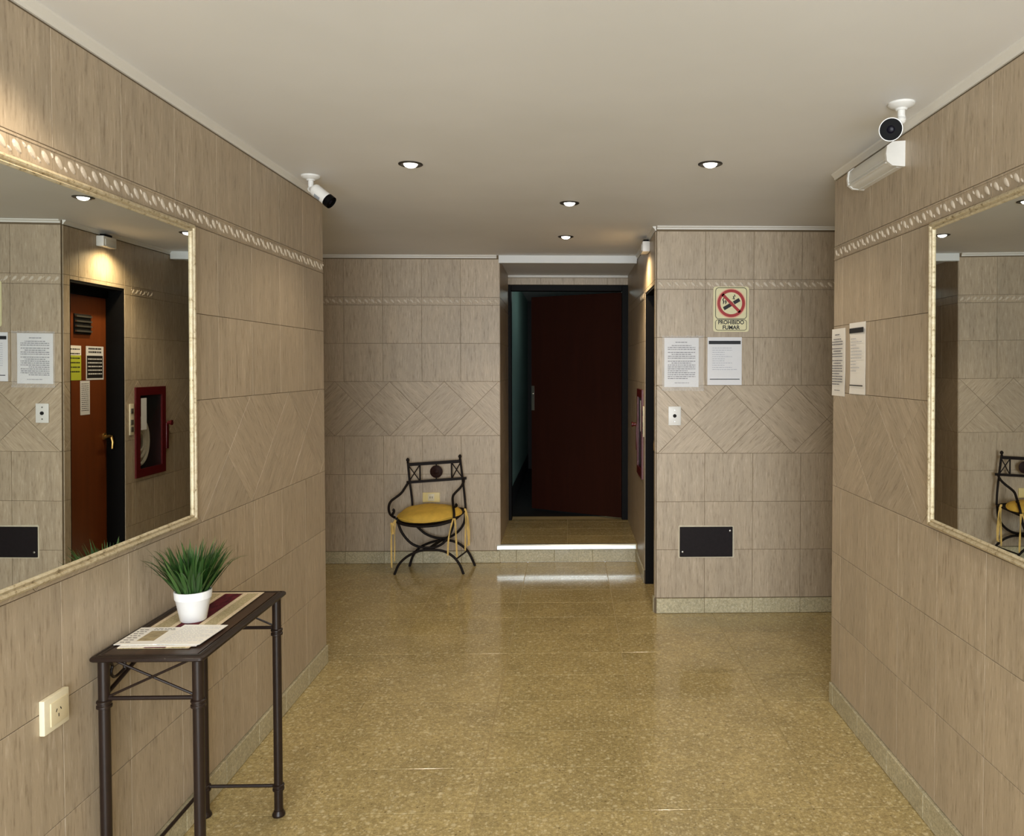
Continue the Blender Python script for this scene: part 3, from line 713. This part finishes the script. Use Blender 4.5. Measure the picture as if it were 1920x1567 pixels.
for x0, x1 in ((0.186, 0.200), (-0.200, -0.186)):
    b = MB(); bar(b, x0, x1, [(0, -0.046), (-0.046, -0.043), (-0.066, -0.028), (-0.070, 0.0), (-0.066, 0.028), (-0.046, 0.043), (0, 0.046)]); b.build('end_cap', M['white_plastic'], e_, False)
b = MB()
for z in (-0.030, -0.018): b.box(-0.184, 0.184, -0.0665, -0.055, z-0.0015, z+0.0015)
b.build('rib', M['white_plastic'], e_, False)
e_ = thing('emergency_light', 'small white box lamp high on the side wall above the lift door', 'light', at(ST, sY(5.34), 2.345, TO))
b = MB(); b.box(-0.075, 0.075, -0.050, 0, -0.038, 0.030, b=0.006); b.build('case', M['white_plastic'], e_)
b = MB(); b.box(-0.058, 0.058, -0.054, -0.049, -0.030, 0.012, b=0.002); b.build('diffuser', M['diffuser'], e_)
b = MB(); b.box(-0.040, 0.040, -0.040, -0.005, 0.030, 0.046, b=0.002); b.build('mounting_bracket', M['black_plastic'], e_)
d = bpy.data.lights.new('down_beam', 'SPOT'); d.energy = 22; d.color = (1.0, 0.76, 0.44); d.spot_size = R(150); d.spot_blend = 1.0; d.shadow_soft_size = 0.02
o = bpy.data.objects.new('down_beam', d); C.objects.link(o); o.parent = e_; o.matrix_local = TR(0, -0.15, -0.045) @ Matrix.Rotation(R(12), 4, 'X')

def cctv(label, base, aim, roll_len=0.105, r=0.034, arm=0.06, body_at=None, mark=True):
    root = thing('security_camera', label, 'camera', TR(*base))
    b = MB(); b.lathe([(0.043, 0.0), (0.043, -0.006), (0.036, -0.013), (0.020, -0.018), (0.017, -0.024)], 24); b.build('ceiling_base', M['white_plastic'], root)
    bx = Vector(body_at)-Vector(base); dirv = Vector(aim).normalized(); back = bx-dirv*roll_len*0.5
    b = MB(); b.tube([(0, 0, -0.02), (0, 0, -arm*0.75), (0.004, 0, -arm)], 0.0125, 12); b.tube([(0, 0, -arm), back*0.85+Vector((0, 0, -arm))*0.15, back+dirv*0.01], 0.011, 12)
    b.lathe([(0.002, 0.016), (0.012, 0.010), (0.0165, 0), (0.012, -0.010), (0.002, -0.016)], 14, T=TR(0, 0, -arm)); b.build('arm', M['white_plastic'], root)
    z = dirv; x = Vector((0, 0, 1)).cross(z).normalized(); y = z.cross(x)
    T = Matrix(((x.x, y.x, z.x, bx.x), (x.y, y.y, z.y, bx.y), (x.z, y.z, z.z, bx.z), (0, 0, 0, 1)))
    hl = roll_len/2
    b = MB(); b.lathe([(r*0.80, -hl), (r*0.95, -hl+0.006), (r, -hl+0.012), (r, hl-0.018)], 28); b.build('body', M['white_plastic'], root, True, T)
    b = MB(); b.lathe([(r*1.03, hl-0.018), (r*1.05, hl-0.014), (r*1.05, hl+0.008), (r*0.98, hl+0.008)], 28, capa=False, capb=False); b.build('front_shroud', M['white_plastic'] if mark is None else M['black_plastic'], root, True, T)
    b = MB(); b.lathe([(r*0.99, hl-0.004), (r*0.95, hl+0.002)], 28); fc = b.build('face_plate', M['black_plastic'], root, True, T)
    b = MB(); b.lathe([(r*0.36, hl+0.002), (r*0.34, hl+0.003), (r*0.2, hl+0.0045), (0.001, hl+0.005)], 18); b.build('lens', M['lens_glass'], fc, True)
    if mark:
        b = MB(); b.lathe([(r*1.012, -0.018), (r*1.012, 0.008)], 28, capa=False, capb=False)
        me = MB(); n = 7; vs = []
        for k in range(n):
            a = R(205+k*7); vs += [(r*1.012*math.cos(a), r*1.012*math.sin(a), zz) for zz in (-0.020, 0.012)]
        me.add(vs, [(2*k, 2*k+1, 2*k+3, 2*k+2) for k in range(n-1)]); me.build('maker_mark', M['logo_grey'], root, True, T)
cctv('white bullet camera with a black round face, hanging above the emergency light on the right', (1.095, 2.615, CEIL), (-0.36, -0.90, -0.26), 0.12, 0.034, 0.055, (1.030, 2.54, 2.303), None)
cctv('white bullet camera with a black nose on the left, aimed across the hall', (-1.177, 3.665, CEIL), (0.78, -0.10, -0.62), 0.098, 0.028, 0.062, (-1.108, 3.60, 2.310), True)

# ------------------------------------------------------------------ hose cabinet, call panel, door notices
u0, u1, z0, z1 = CAB; cw, ch = u1-u0, z1-z0
h_ = thing('fire_hose_cabinet', 'red fire hose cabinet with a glass door set in the side wall', 'cabinet', ST @ TR(u0, 0, z0))
b = MB(); g = 0.003
b.box(g, cw-g, 0.20, 0.21, g, ch-g); b.box(g, g+0.006, 0.0, 0.20, g, ch-g); b.box(cw-g-0.006, cw-g, 0.0, 0.20, g, ch-g); b.box(g+0.006, cw-g-0.006, 0.0, 0.20, g, g+0.006); b.box(g+0.006, cw-g-0.006, 0.0, 0.20, ch-g-0.006, ch-g)
b.build('box', M['dark_red'], h_, False)
b = MB(); ring_prism(b, [(-0.01, -0.01), (cw+0.01, -0.01), (cw+0.01, ch+0.01), (-0.01, ch+0.01)], [(0.045, 0.05), (cw-0.045, 0.05), (cw-0.045, ch-0.05), (0.045, ch-0.05)], -0.004, -0.016)
dr = b.build('door_frame', M['red'], h_, False)
b = MB(); b.box(0.045, cw-0.045, -0.012, -0.009, 0.05, ch-0.05); b.build('pane', M['glass'], dr, False)
b = MB(); b.box(-0.05, -0.012, -0.020, -0.004, 0.16, 0.36, b=0.004); b.lathe([(0.014, 0), (0.014, 0.02), (0.02, 0.024), (0.02, 0.034)], 12, T=TR(-0.03, -0.02, 0.36) @ Matrix.Rotation(R(90), 4, 'X')); b.build('key_box', M['red'], h_)['label'] = 'small red key holder beside the glass'
b = MB(); ctr = Vector((cw*0.62, 0.05, 0.24))
for k in range(5):
    rr = 0.05+0.018*k; b.tube([(ctr.x+rr*math.cos(2*math.pi*i/24), ctr.y+0.012*(k % 2), ctr.z+rr*1.4*math.sin(2*math.pi*i/24)) for i in range(25)], 0.014, 8)
b.build('hose', M['hose'], h_)['label'] = 'coiled white canvas hose'
b = MB(); b.lathe([(0.018, 0), (0.022, 0.02), (0.014, 0.06), (0.012, 0.16)], 14, T=TR(cw*0.55, 0.12, 0.30)); b.build('nozzle', M['brass'], h_)
b = MB(); b.box(cw-0.135, cw-0.060, -0.0135, -0.0122, ch-0.30, ch-0.07); b.build('instruction_sheet', M['paper'], h_, False)

c_ = thing('call_panel', 'narrow cream call button panel between the lift door and hose cabinet', 'panel', at(ST, sY(5.672), 1.15, TO))
b = MB(); plate(b, 0.050, 0.220, 0.008); b.build('cover_plate', M['cream_plastic'], c_)
for z in (0.060, -0.02, -0.07):
    b = MB(); b.box(-0.016, 0.016, -0.012, -0.008, z-0.018, z+0.018, b=0.002); b.build('button', M['button'], c_)
def door_note(label, uc, zc_, w_, h_n, style):
    root = thing('door_notice', label, 'notice', ST @ TR(uc, 0.1145, zc_)); rnd = random.Random(int(zc_*100)+int(uc*100))
    b = MB(); b.box(-w_/2, w_/2, -0.001, 0, -h_n/2, h_n/2); b.build('sheet', M['paper' if style != 'lime' else 'lime'], root, False)
    b = MB()
    if style == 'lime':
        q = MB(); q.box(-w_/2, w_/2, -0.0013, -0.001, h_n*0.22, h_n/2); q.build('printed_header', M['cream_paper'], root, False)
        for k in range(6): words(b, -w_*0.38, w_*0.38, h_n*(0.38-0.13*k), 0.008, rnd, -0.0014)
        tag(b.build('printed_text', M['ink'], root, False), kind='stuff')
    elif style == 'black':
        q = MB(); q.box(-w_*0.45, w_*0.45, -0.0013, -0.001, -h_n*0.45, h_n*0.22); q.build('printed_block', M['black_notice'], root, False)
        for k in range(5): words(b, -w_*0.40, w_*0.40, h_n*(0.10-0.11*k), 0.008, rnd, -0.0016)
        tag(b.build('printed_text', M['paper'], root, False), kind='stuff')
        b = MB()
        for k in range(2): words(b, -w_*0.36, w_*0.36, h_n*(0.40-0.10*k), 0.012, rnd, -0.0013)
        tag(b.build('heading_text', M['ink'], root, False), kind='stuff')
    else:
        for k in range(14): words(b, -w_*0.38, w_*0.38, h_n*(0.40-0.06*k), 0.004, rnd, -0.0013)
        tag(b.build('printed_text', M['grey_ink'], root, False), kind='stuff')
eu0, eu1 = EL[0], EL[1]
door_note('yellow green notice on the lift door, seen in the left mirror', eu0+0.365, 1.545, 0.125, 0.225, 'lime')
door_note('black and white notice on the lift door, seen in the left mirror', eu0+0.150, 1.545, 0.200, 0.225, 'black')
door_note('narrow white notice on the lift door below the two others', eu0+0.262, 1.315, 0.105, 0.225, 'plain')

# ------------------------------------------------------------------ console table and what stands on it
TX0, TX1, TY0, TY1, TZ = -1.278, -0.976, 2.113, 2.744, 0.772
tb = thing('console_table', 'narrow dark brown metal console table under the left mirror', 'table', TR((TX0+TX1)/2, (TY0+TY1)/2, 0))
ox, oy = (TX0+TX1)/2, (TY0+TY1)/2; hw, hl = (TX1-TX0)/2, (TY1-TY0)/2
b = MB(); ro = rrect(2*hw, 2*hl, 0.012, 3); ri = rrect(2*hw-0.052, 2*hl-0.052, 0.004, 3)
prof = [(0.003, -0.014), (0.0, -0.011), (0.0, -0.005), (0.004, -0.001), (0.010, 0.0), (0.013, -0.003), (0.016, 0.0), (0.021, 0.0), (0.024, -0.003), (0.026, -0.003), (0.026, -0.014)]
vs = []; n = len(ro)
for d_, z_ in prof:
    q = rrect(2*hw-2*d_, 2*hl-2*d_, max(0.012-d_*0.4, 0.002), 3); vs += [(x, y, TZ+z_) for x, y in q]
fs = [(i*n+k, i*n+(k+1) % n, ((i+1) % len(prof))*n+(k+1) % n, ((i+1) % len(prof))*n+k) for i in range(len(prof)) for k in range(n)]
b.add(vs, fs); b.build('top_frame', M['table_metal'], tb, True)
b = MB(); b.box(-hw+0.0265, hw-0.0265, -hl+0.0265, hl-0.0265, TZ-0.010, TZ-0.001); b.build('top_panel', M['table_top'], tb, False)
LX, LY = (-hw+0.026, hw-0.026), (-hl+0.028, hl-0.030)
legp = [(0.0205, 0.0), (0.0215, 0.004), (0.0205, 0.010), (0.0145, 0.018), (0.0140, 0.085)]
for lx in LX:
    for ly in LY:
        b = MB(); b.lathe([(0.0145, 0.012), (0.0145, TZ-0.014)], 18, T=TR(lx, ly, 0)); lg = b.build('leg', M['table_metal'], tb)
        b = MB(); b.lathe([(0.0205, 0.0), (0.0220, 0.003), (0.0210, 0.009), (0.0165, 0.016), (0.0160, 0.020)], 18, T=TR(lx, ly, 0)); b.build('foot', M['table_metal'], lg)
        for zz in (0.100, 0.638):
            b = MB(); b.lathe([(0.0155, zz-0.012), (0.0195, zz-0.010), (0.0195, zz-0.004), (0.0172, zz-0.002), (0.0172, zz+0.002), (0.0195, zz+0.004), (0.0195, zz+0.008), (0.0155, zz+0.011)], 18, T=TR(lx, ly, 0)); b.build('collar', M['table_metal'], lg)
for ly in LY:
    b = MB(); b.tube([(LX[0], ly, 0.652), (LX[1], ly, 0.652)], 0.006, 8); b.build('apron_rail', M['table_metal'], tb)
    b = MB(); b.tube([(LX[0]+0.01, ly, 0.656), (LX[1]-0.01, ly, TZ-0.013)], 0.0035, 8); b.build('cross_brace', M['table_metal'], tb)
    b = MB(); b.tube([(LX[0]+0.01, ly+0.006, TZ-0.013), (LX[1]-0.01, ly+0.006, 0.656)], 0.0035, 8); b.build('cross_brace', M['table_metal'], tb)
    b = MB(); b.tube([(LX[0], ly, 0.104), (LX[1], ly, 0.104)], 0.006, 8); b.build('stretcher', M['table_metal'], tb)
b = MB(); b.tube([(LX[0], LY[0], 0.104), (LX[0], LY[1], 0.104)], 0.006, 8); b.build('stretcher', M['table_metal'], tb)
for a, e in ((LY[0], LY[0]+0.36), (LY[1], LY[1]-0.36)):
    b = MB(); b.tube([(LX[0], a, 0.656), (LX[0], e, TZ-0.022)], 0.006, 8); b.build('side_brace', M['table_metal'], tb)
    sgn = 1 if e > a else -1
    b = MB(); b.tube([(LX[0], a+sgn*0.10, TZ-0.013), (LX[0], a+sgn*0.10, 0.692)], 0.005, 8); b.build('upright', M['table_metal'], tb)
    b = MB(); b.tube([(LX[0], a+sgn*0.018, TZ-0.03), (LX[0], a+sgn*0.045, TZ-0.045), (LX[0], a+sgn*0.03, TZ-0.065), (LX[0], a+sgn*0.05, TZ-0.085), (LX[0], a+sgn*0.095, 0.695)], 0.004, 8, smooth=2); b.build('scroll', M['table_metal'], tb)

# runner
ru = thing('table_runner', 'beige woven runner with a maroon stripe lying along the console table', 'runner', TR(-1.140, 2.44, TZ))
def sheet(b, x0, x1, y0, y1, z0_, z1_): b.box(x0, x1, y0, y1, z0_, z1_)
b = MB(); sheet(b, -0.097, 0.097, -0.262, 0.272, 0.0002, 0.0022); b.build('cloth', M['runner'], ru, False)
b = MB(); sheet(b, -0.026, 0.032, -0.262, 0.255, 0.0022, 0.0027); b.build('center_stripe', M['maroon'], ru, False)['label'] = 'maroon stripe down the middle'
for x in (-0.035, 0.041, -0.092, 0.092):
    b = MB(); sheet(b, x-0.0065, x+0.0065, -0.262, 0.272, 0.0022, 0.0026); b.build('edge_stripe', M['runner_edge'], ru, False)
b = MB(); sheet(b, -0.0985, 0.0985, 0.258, 0.272, 0.0026, 0.0029); b.build('hem', M['runner_edge'], ru, False)
# papers
def leaflet(label, x, y, rz, w_, h_n, seed, pic, zz):
    root = thing('leaflet', label, 'leaflet', TR(x, y, TZ+zz) @ Matrix.Rotation(R(rz), 4, 'Z'), None); rnd = random.Random(seed)
    b = MB(); b.box(-w_/2, w_/2, -h_n/2, h_n/2, 0, 0.0012); b.build('sheet', M['cream_paper'], root, False)
    b = MB(); z = 0.0012
    def wl(x0, x1, yy, hh):
        xx = x0
        while xx < x1-0.003:
            l_ = min(rnd.uniform(0.005, 0.016), x1-xx); b.box(xx, xx+l_, yy, yy+hh, z, z+0.0002); xx += l_+0.003
    if pic:
        q = MB(); q.box(-w_*0.10, w_*0.30, -h_n*0.30, h_n*0.28, z, z+0.0003); q.build('picture', M['photo_print'], root, False)
        for k in range(7): wl(-w_*0.44, -w_*0.20, -h_n*0.38+k*h_n*0.12, 0.004)
        for k in range(2): wl(-w_*0.10, w_*0.42, h_n*0.34+k*0.008, 0.003)
        tag(b.build('printed_text', M['ink'], root, False), kind='stuff')
    else:
        for k in range(12): wl(-w_*0.42, w_*(0.42 if k % 3 else 0.2), -h_n*0.40+k*h_n*0.07, 0.0018)
        tag(b.build('printed_text', M['pale_ink'], root, False), kind='stuff')
leaflet('white leaflet with a brown picture, on the console table nearest the wall', -1.200, 2.272, 0, 0.118, 0.145, 5, True, 0.0036)
leaflet('plain white printed sheet on the console table in front of the plant pot', -1.082, 2.278, -3, 0.130, 0.165, 6, False, 0.0050)
leaflet('cream leaflet mostly hidden under the two others on the console table', -1.135, 2.245, 2, 0.210, 0.120, 8, False, 0.0023)
# plant
pl = thing('potted_grass', 'tufty green grass plant in a white pot on the console table', 'plant', TR(-1.143, 2.418, TZ+0.0029))
b = MB(); b.lathe([(0.034, 0.0), (0.037, 0.003), (0.049, 0.066), (0.0515, 0.068), (0.0535, 0.090), (0.0525, 0.092), (0.0480, 0.092), (0.0455, 0.080), (0.043, 0.076)], 36, capb=False)
b.build('pot', M['white_pot'], pl)
b = MB(); b.lathe([(0.0462, 0.077), (0.03, 0.082), (0.004, 0.084)], 24); b.build('moss', M['soil'], pl)
def blade_mesh(L, bend, w_):
    b = MB(); n = 7; vs = []; x = 0; z = 0; a = R(4)
    for i in range(n+1):
        t_ = i/n; ww = w_*(0.7+0.9*t_ if t_ < 0.35 else 1.02*(1-((t_-0.35)/0.65)**1.6)+0.03)
        vs += [(x, -ww, z), (x-0.0012*(1-t_), 0, z), (x, ww, z)]
        a += bend*(t_**1.4)/n*2.2; x += L/n*math.sin(a); z += L/n*math.cos(a)
    fs = [f for i in range(n) for f in ((3*i, 3*i+1, 3*i+4, 3*i+3), (3*i+1, 3*i+2, 3*i+5, 3*i+4))]
    b.add(vs, fs); return b.mesh('grass_blade', M['grass'], True)
bl = [blade_mesh(L, R(bd), w_) for L, bd, w_ in ((0.160, 12, 0.0045), (0.172, 22, 0.0042), (0.155, 30, 0.0040), (0.180, 16, 0.0046), (0.135, 26, 0.0046), (0.165, 6, 0.0060), (0.195, 78, 0.0026), (0.175, 52, 0.0034))]
rnd = random.Random(21)
for k in range(210):
    a = rnd.uniform(0, 2*math.pi); rr = 0.040*math.sqrt(rnd.random()); q = rr/0.040
    me = bl[rnd.choice((0, 1, 2, 3, 4, 5) if q < 0.75 or rnd.random() < 0.8 else (6, 7))]
    o = link('grass_blade', me, pl, TR(rr*math.cos(a), rr*math.sin(a), 0.078) @ Matrix.Rotation(a+rnd.uniform(-0.5, 0.5), 4, 'Z') @ Matrix.Rotation(R(3+25*q+rnd.uniform(-6, 7)), 4, 'Y') @ Matrix.Rotation(rnd.uniform(-0.5, 0.5), 4, 'Z') @ Matrix.Scale(rnd.uniform(0.78, 1.0), 4))
for a, tilt in ((R(195), 24), (R(178), 20), (R(12), 24)):
    link('grass_blade', bl[6], pl, TR(0.036*math.cos(a), 0.036*math.sin(a), 0.078) @ Matrix.Rotation(a, 4, 'Z') @ Matrix.Rotation(R(tilt), 4, 'Y') @ Matrix.Scale(0.92, 4))

# ------------------------------------------------------------------ wrought iron armchair
CO = Vector((-1.02, 6.0, 0))
ch = thing('iron_armchair', 'wrought iron armchair with curved crossed legs and a yellow seat against the back wall', 'chair', TR(*CO))
def cp(pts): return [Vector(p)-CO for p in pts]
FY, RY, PY = 5.885, 6.13, 6.15
def arc(name, pts, y, r=0.0095, mt='iron', parent=ch):
    b = MB(); b.tube(cp([(x, y, z) for x, z in pts]), r, 10, smooth=2); return b.build(name, M[mt], parent)
arc('leg', [(-1.302, 0.0), (-1.272, 0.078), (-1.211, 0.135), (-1.135, 0.172), (-1.078, 0.184), (-1.022, 0.187), (-0.931, 0.175), (-0.863, 0.133), (-0.818, 0.075), (-0.790, 0.0)], FY)
arc('leg', [(-1.240, 0.0), (-1.214, 0.088), (-1.159, 0.151), (-1.056, 0.194), (-0.97, 0.203), (-0.907, 0.197), (-0.844, 0.169), (-0.781, 0.109), (-0.734, 0.0)], RY)
arc('seat_support', [(-1.285, 0.425), (-1.27, 0.375), (-1.248, 0.314), (-1.195, 0.245), (-1.143, 0.212), (-1.082, 0.199), (-1.007, 0.199), (-0.946, 0.225), (-0.901, 0.276), (-0.87, 0.343), (-0.860, 0.410)], FY)
arc('seat_support', [(-1.228, 0.44), (-1.226, 0.385), (-1.205, 0.334), (-1.166, 0.294), (-1.111, 0.246), (-1.033, 0.218), (-0.97, 0.214), (-0.907, 0.233), (-0.851, 0.277), (-0.812, 0.34), (-0.806, 0.44)], RY)
b = MB(); b.tube(cp([(-1.045, FY, 0.193), (-0.985, RY, 0.208)]), 0.012, 10); b.build('stretcher', M['iron'], ch)
for xa, za, xb, zb in ((-0.845, 0.113, -0.790, 0.121), (-1.232, 0.118, -1.186, 0.122)):
    b = MB(); b.tube(cp([(xa, FY, za), (xb, RY, zb)]), 0.006, 8); b.build('side_brace', M['iron'], ch)
# seat ring
ring = [(-1.285, 5.885, 0.394), (-1.217, 5.855, 0.374), (-1.112, 5.838, 0.366), (-1.006, 5.840, 0.370), (-0.93, 5.855, 0.382), (-0.862, 5.885, 0.402), (-0.825, 5.97, 0.425), (-0.806, 6.06, 0.437), (-0.806, 6.135, 0.443), (-0.90, 6.150, 0.447), (-1.02, 6.152, 0.448), (-1.14, 6.150, 0.447), (-1.226, 6.135, 0.445), (-1.262, 6.06, 0.430), (-1.282, 5.97, 0.412)]
rp = cp(ring+[ring[0]]); b = MB(); b.tube(rp, 0.009, 10, smooth=2); b.build('seat_frame', M['iron'], ch)
b = MB(); b.add([q+Vector((0, 0, 0.002)) for q in cp(ring)]+[q-Vector((0, 0, 0.004)) for q in cp(ring)], [tuple(range(15)), tuple(range(29, 14, -1))]+[(i, (i+1) % 15, 15+(i+1) % 15, 15+i) for i in range(15)]); b.build('seat_plate', M['iron'], ch, False)
# cushion: puffed disc following the seat, part of the chair it is tied to
b = MB(); n = 36; vs = []
rnd = random.Random(2)
def edge(a): return (-1.058+0.238*math.cos(a)+0.012*math.sin(a), 5.990+0.150*math.sin(a)*(1-0.05*math.cos(a)))
def seat_z(x, y): return 0.388+(y-5.885)*0.20+(x+1.06)*0.035
rings_ = [(0.0, 0.066), (0.25, 0.065), (0.5, 0.060), (0.7, 0.056), (0.85, 0.046), (0.95, 0.034), (1.0, 0.020), (0.97, 0.006), (0.85, 0.0), (0.0, 0.0)]
for s_, hz in rings_:
    for k in range(n):
        a = 2*math.pi*k/n; ex, ey = edge(a); x = -1.058+(ex+1.058)*s_; y = 5.990+(ey-5.990)*s_
        wr = 0.006*math.sin(4*a+11*s_)*s_ + (0.006*math.sin(3*a+1) if 0.6 < s_ < 0.98 else 0)
        vs.append(Vector((x, y, seat_z(x, y)+0.006+hz+(wr if hz > 0.01 else 0)))-CO)
fs = [(i*n+k, i*n+(k+1) % n, (i+1)*n+(k+1) % n, (i+1)*n+k) for i in range(len(rings_)-1) for k in range(n)]
b.add(vs, fs); cu = b.build('seat_cushion', M['yellow'], ch); cu['label'] = 'mustard yellow tie-on seat cushion'
b = MB(); b.tube([vs[6*n+k]+Vector((0, 0, -0.002)) for k in range(n)]+[vs[6*n]+Vector((0, 0, -0.002))], 0.006, 8); b.build('piping', M['yellow'], cu)
def ribbon(pts, w_=0.010, tw=0.6):
    b = MB(); P = cp(pts)
    Q = P
    for _ in range(2): Q = [Q[0]]+[q for a, e in zip(Q, Q[1:]) for q in (a*0.75+e*0.25, a*0.25+e*0.75)]+[Q[-1]]
    vs = []
    for i, p in enumerate(Q):
        a = tw*math.sin(i*0.7); sd = Vector((math.cos(a), math.sin(a), 0))*w_/2; vs += [p-sd, p+sd, p+sd+Vector((0, 0.0012, 0)), p-sd+Vector((0, 0.0012, 0))]
    n = len(Q); fs = [(4*i+k, 4*i+(k+1) % 4, 4*i+4+(k+1) % 4, 4*i+4+k) for i in range(n-1) for k in range(4)]+[(0, 1, 2, 3), tuple(4*(n-1)+k for k in (3, 2, 1, 0))]
    b.add(vs, fs); return b.build('tie_ribbon', M['ribbon'], cu, False)
ribbon([(-1.290, 5.875, 0.41), (-1.316, 5.868, 0.37), (-1.320, 5.866, 0.24), (-1.318, 5.866, 0.055)], 0.011)
ribbon([(-1.290, 5.876, 0.41), (-1.308, 5.870, 0.38), (-1.306, 5.868, 0.30), (-1.318, 5.870, 0.31), (-1.320, 5.872, 0.39)], 0.015)
ribbon([(-1.286, 5.872, 0.41), (-1.296, 5.870, 0.34), (-1.294, 5.868, 0.20), (-1.298, 5.868, 0.10)], 0.008)
ribbon([(-0.852, 5.872, 0.42), (-0.845, 5.862, 0.36), (-0.840, 5.862, 0.25), (-0.836, 5.862, 0.132)], 0.013)
ribbon([(-0.862, 5.872, 0.42), (-0.880, 5.862, 0.36), (-0.900, 5.862, 0.26), (-0.903, 5.862, 0.144)], 0.012)
ribbon([(-0.803, 6.060, 0.46), (-0.794, 6.055, 0.40), (-0.798, 6.055, 0.26), (-0.800, 6.055, 0.136)], 0.012)
ribbon([(-0.800, 6.060, 0.46), (-0.776, 6.055, 0.38), (-0.768, 6.055, 0.28), (-0.770, 6.055, 0.175)], 0.012)
ribbon([(-0.800, 6.062, 0.46), (-0.782, 6.058, 0.41), (-0.784, 6.056, 0.30), (-0.774, 6.055, 0.22), (-0.782, 6.055, 0.17)], 0.010)
# back
def post(pts, fin):
    b = MB(); b.tube(cp(pts), 0.0085, 10, smooth=1); o = b.build('back_post', M['iron'], ch)
    f = Vector(fin)-CO; b = MB(); b.lathe([(0.006, -0.016), (0.011, -0.010), (0.007, -0.004), (0.013, 0.006), (0.0135, 0.014), (0.009, 0.022), (0.002, 0.027)], 14, T=TR(*f)); b.build('finial', M['iron'], o)
post([(-1.214, 6.14, 0.445), (-1.224, 6.15, 0.55), (-1.240, PY, 0.66), (-1.251, PY, 0.800)], (-1.252, PY, 0.812))
post([(-0.806, 6.14, 0.440), (-0.816, 6.15, 0.55), (-0.828, PY, 0.66), (-0.848, PY, 0.825)], (-0.850, PY, 0.838))
def rail(a, e, hz, hy=0.006):
    b = MB(); A, E = Vector(a)-CO, Vector(e)-CO; vs = []
    for p in (A, E): vs += [p+Vector((0, sy*hy, sz*hz)) for sy, sz in ((-1, -1), (1, -1), (1, 1), (-1, 1))]
    b.add(vs, [(0, 1, 2, 3), (7, 6, 5, 4)]+[(i, (i+1) % 4, 4+(i+1) % 4, 4+i) for i in range(4)]); return b.build('back_rail', M['iron'], ch, False)
rail((-1.250, PY, 0.786), (-0.842, PY, 0.812), 0.012); rail((-1.262, PY, 0.648), (-0.800, PY, 0.680), 0.010)
for x0_, z0_, x1_, z1_ in ((-1.158, 0.652, -1.159, 0.786), (-0.914, 0.672, -0.915, 0.804)):
    b = MB(); b.tube(cp([(x0_, PY, z0_), (x1_, PY, z1_)]), 0.006, 8); b.build('back_bar', M['iron'], ch)
for (ax, az, ex, ez) in ((-1.240, 0.660, -1.163, 0.780), (-1.243, 0.775, -1.161, 0.662), (-0.910, 0.682, -0.848, 0.800), (-0.911, 0.796, -0.836, 0.690)):
    b = MB(); b.tube(cp([(ax, PY-0.002, az), (ex, PY-0.002, ez)]), 0.0042, 8); b.build('lattice', M['iron'], ch)
b = MB(); b.lathe([(0.049, 0), (0.049, 0.004), (0.036, 0.009), (0.034, 0.006), (0.020, 0.008), (0.014, 0.014), (0.002, 0.016)], 28, T=TR(*(Vector((-1.033, PY+0.004, 0.731))-CO)) @ Matrix.Rotation(R(90), 4, 'X')); b.build('medallion', M['medal'], ch)['label'] = 'round dark rosette in the backrest'
for z0_, z1_ in ((0.655, 0.690), (0.772, 0.800)):
    b = MB(); b.tube(cp([(-1.033, PY, z0_), (-1.033, PY, z1_)]), 0.005, 8); b.build('back_bar', M['iron'], ch)
def arm(pts):
    b = MB(); b.tube(cp(pts), 0.0095, 10, smooth=2); b.build('armrest', M['iron'], ch)
arm([(-1.246, 6.15, 0.652), (-1.268, 6.121, 0.613), (-1.289, 6.091, 0.574), (-1.33, 6.062, 0.544), (-1.362, 6.032, 0.521), (-1.367, 5.990, 0.484), (-1.350, 5.945, 0.447), (-1.322, 5.90, 0.436), (-1.296, 5.885, 0.425)])
arm([(-1.322, 5.90, 0.436), (-1.306, 5.893, 0.462), (-1.302, 5.890, 0.480), (-1.313, 5.890, 0.486)])
arm([(-0.822, 6.15, 0.678), (-0.817, 6.121, 0.651), (-0.837, 6.091, 0.616), (-0.879, 6.062, 0.577), (-0.891, 6.032, 0.555), (-0.883, 5.990, 0.513), (-0.870, 5.94, 0.480), (-0.860, 5.90, 0.450), (-0.860, 5.885, 0.405)])
arm([(-0.872, 5.945, 0.490), (-0.850, 5.925, 0.500), (-0.842, 5.91, 0.512), (-0.850, 5.905, 0.520)])
